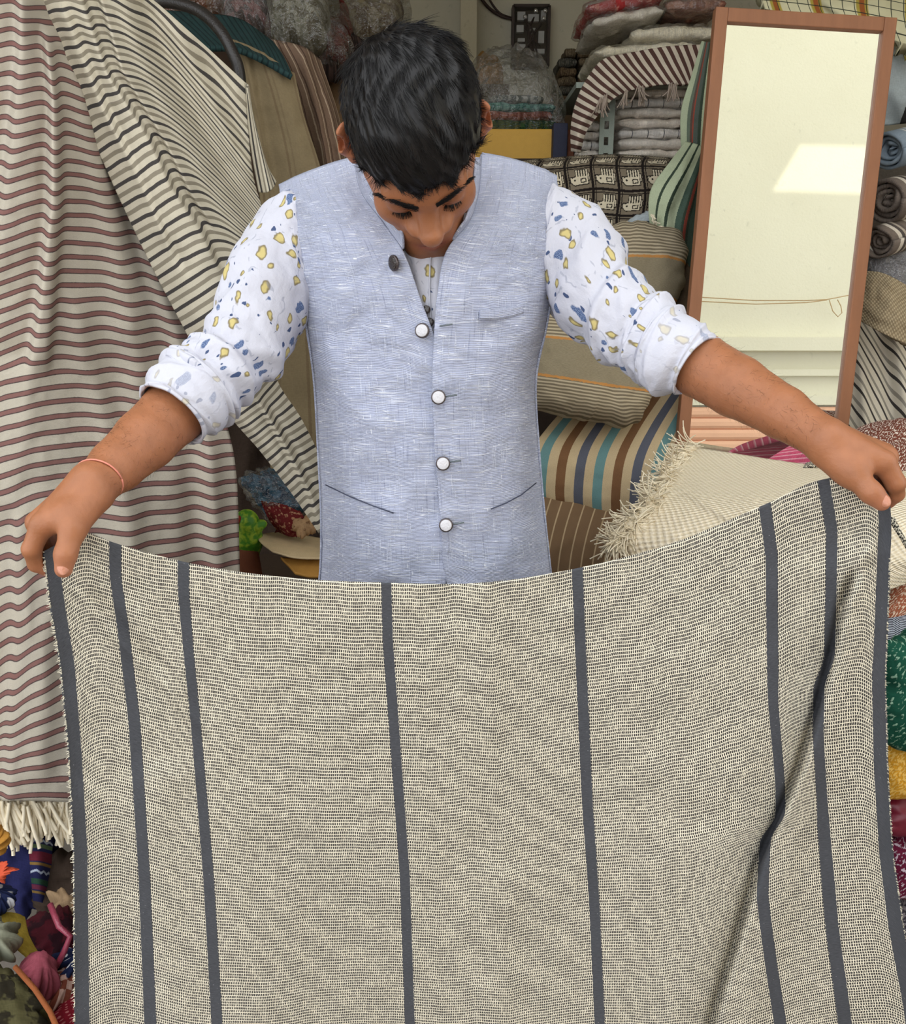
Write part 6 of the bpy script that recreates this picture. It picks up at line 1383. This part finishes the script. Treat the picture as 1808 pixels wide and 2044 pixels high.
# ------------------------------------------------------------------ steel rack of packed textiles
rk = empty('steel_rack', at(1215, 320, 2.9) * np.array([1, 1, 0]), 'grey slotted-angle rack holding packed white textiles', 'rack')
STL = plain('grey green steel', (138, 146, 136), .45, .4, .12, metal=.3)
def post(pxa, pxb, Y, pya, pyb):
    """slotted angle: a real row of slots in the front flange"""
    A_ = at(pxa, pya, Y); B_ = at(pxb, pya, Y); zt_ = A_[2]; zb_ = at(pxa, pyb, Y)[2]; w = B_[0] - A_[0]; ps = []
    ps.append(box_geo((A_[0] + w * .17, Y, (zt_ + zb_) / 2), (w * .34, .004, zt_ - zb_))); ps.append(box_geo((A_[0] + w * .83, Y, (zt_ + zb_) / 2), (w * .34, .004, zt_ - zb_)))
    pitch = .045; z = zb_ + .01
    while z < zt_: ps.append(box_geo((A_[0] + w * .5, Y, z), (w * .34, .004, pitch * .5))); z += pitch
    ps.append(box_geo((B_[0], Y + w * .6, (zt_ + zb_) / 2), (.004, w * 1.2, zt_ - zb_)))
    V, f, uv = merge(ps); mesh('slotted_post', V, f, STL, rk, uv, smooth=False)
post(1200, 1228, 2.86, 172, 520); post(1432, 1452, 2.86, 172, 520)
for py in (320, 164):
    a = at(1150, py, 2.88); b = at(1450, py, 2.88); box('shelf_board', ((a[0] + b[0]) / 2, 3.12, a[2] - .008), (b[0] - a[0], .48, .016), STL, rk)
WH = [woven('white cotton print', (250, 238, 224), (214, 150, 128), 34, 90, 'blotch', thr=.68), cloth_plain('off white cotton', (250, 240, 228)), stripes('white with grey lines', 'u', .05, [(0, (238, 232, 226)), (.86, (90, 92, 100)), (.92, (238, 232, 226))], .02)]
PG_ = 'white textiles packed in plastic on the steel rack'
nm = ['lowest', 'second from the bottom', 'third from the bottom', 'fourth from the bottom', 'fifth from the bottom', 'sixth from the bottom', 'topmost']
for i in range(7):
    o = flat('packed_textile', 1232, 1392, 306 - 20.5 * i, 20, 2.90, .34, WH[i % 3], 30 + i, film=True); tag(o, 'white packed textile, %s of the stack right of the slotted post' % nm[i], 'textile', PG_)
for i in range(4):
    o = flat('packed_textile', 1152, 1200, 308 - 19 * i, 19, 2.90, .34, WH[(i + 1) % 3], 40 + i, film=True); tag(o, 'white packed textile, %s of the small stack left of the slotted post' % ['lowest', 'second from the bottom', 'third from the bottom', 'topmost'][i], 'textile', PG_)
CQ = cloth_plain('cream quilting', (232, 222, 196), .2); RQ = woven('red quilt with cream print', (160, 52, 52), (196, 120, 108), 40, 60, 'blotch', thr=.6)
GQ = 'quilts packed in plastic on top of the rack'
for a, b, y, h, t_, m_, nm_, s_ in ((1195, 1420, 138, 30, -8, CQ, 'cream quilt packed in plastic, lowest on the rack under the others', 51), (1185, 1400, 104, 30, -14, CQ, 'cream quilt packed in plastic with its edge drooping left', 52), (1262, 1440, 66, 34, -4, CQ, 'thick cream quilt packed in plastic beside the mirror corner', 53), (1180, 1330, 44, 28, -26, cloth_plain('pale quilting', (214, 206, 190)), 'pale quilt packed in plastic right under the red one', 54), (1172, 1330, 14, 32, -28, RQ, 'red and cream quilt packed in plastic at the top of the rack', 55), (1330, 1450, 10, 34, -4, woven('brown quilt', (128, 84, 70), (156, 112, 92), 30, 60, 'blotch'), 'brown quilt packed in plastic at the top beside the red one', 56)):
    o = flat('packed_quilt', a, b, y, h, 2.84, .36, m_, s_, t_, True, None, 4., .4, .006, 30); tag(o, nm_, 'quilt', GQ)
BWS = stripes('brown and cream stripe', 'v', 1., [(0, (214, 202, 184)), (.50, (92, 66, 60))], .05, .1)
st = sheet('striped_throw', [[(1415, 88, 2.84), (1420, 128, 2.80), (1408, 166, 2.80)], [(1335, 92, 2.82), (1355, 132, 2.78), (1372, 168, 2.78)], [(1262, 104, 2.82), (1288, 142, 2.77), (1312, 170, 2.77)], [(1204, 118, 2.81), (1236, 152, 2.76), (1262, 180, 2.76)], [(1170, 158, 2.80), (1200, 182, 2.75), (1224, 198, 2.76)], [(1148, 206, 2.79), (1174, 220, 2.75), (1194, 230, 2.76)], [(1139, 252, 2.79), (1155, 258, 2.76), (1170, 264, 2.77)], [(1139, 302, 2.79), (1149, 304, 2.77), (1158, 306, 2.78)]], BWS, None, 40, 120, .01, vval=[0, 4.6, 8.8, 12.4, 15.6, 18.8, 21.6, 24.4], wr=(.008, 40, 5), kuv=6.)
tag(st, 'brown and cream striped throw draped over the rack of packed textiles', 'throw')
hang(st, 'tassel', woven('brown and cream yarn', (92, 50, 48), (214, 202, 184), 900, 300, 'tweed'), [A3(p) for p in ((1200, 196, 2.75), (1208, 192, 2.75), (1250, 184, 2.75), (1276, 176, 2.76), (1284, 174, 2.76), (1338, 168, 2.77), (1346, 168, 2.77))], (0, -.1, -1), .045, 8, .0020, .2, .5, 5, .008)
# supports: the rail the cloths hang from, the shelf under the bagged bundles, the plinth under the cream blanket
zr = at(60, -46, 1.52)[2]
struct(tube_obj('trim_8', [(-2.26, 1.56, zr), (-1.2, 1.57, zr), (at(250, -40, 1.68)[0], 1.70, zr)], .014, plain('rail steel', (120, 116, 110), .4, .4, .1, metal=.6), None, 12))
wbox('trim_9', (at(320, 60, 2.7)[0], 2.62, 0), (at(612, 60, 2.7)[0], 3.0, at(450, 92, 2.64)[2]), plain('dark shelf wood', (70, 54, 42)))
wbox('floor_plinth', (.42, 1.585, 0), (1.25, 1.82, .76), plain('plinth wood', (104, 82, 62)))
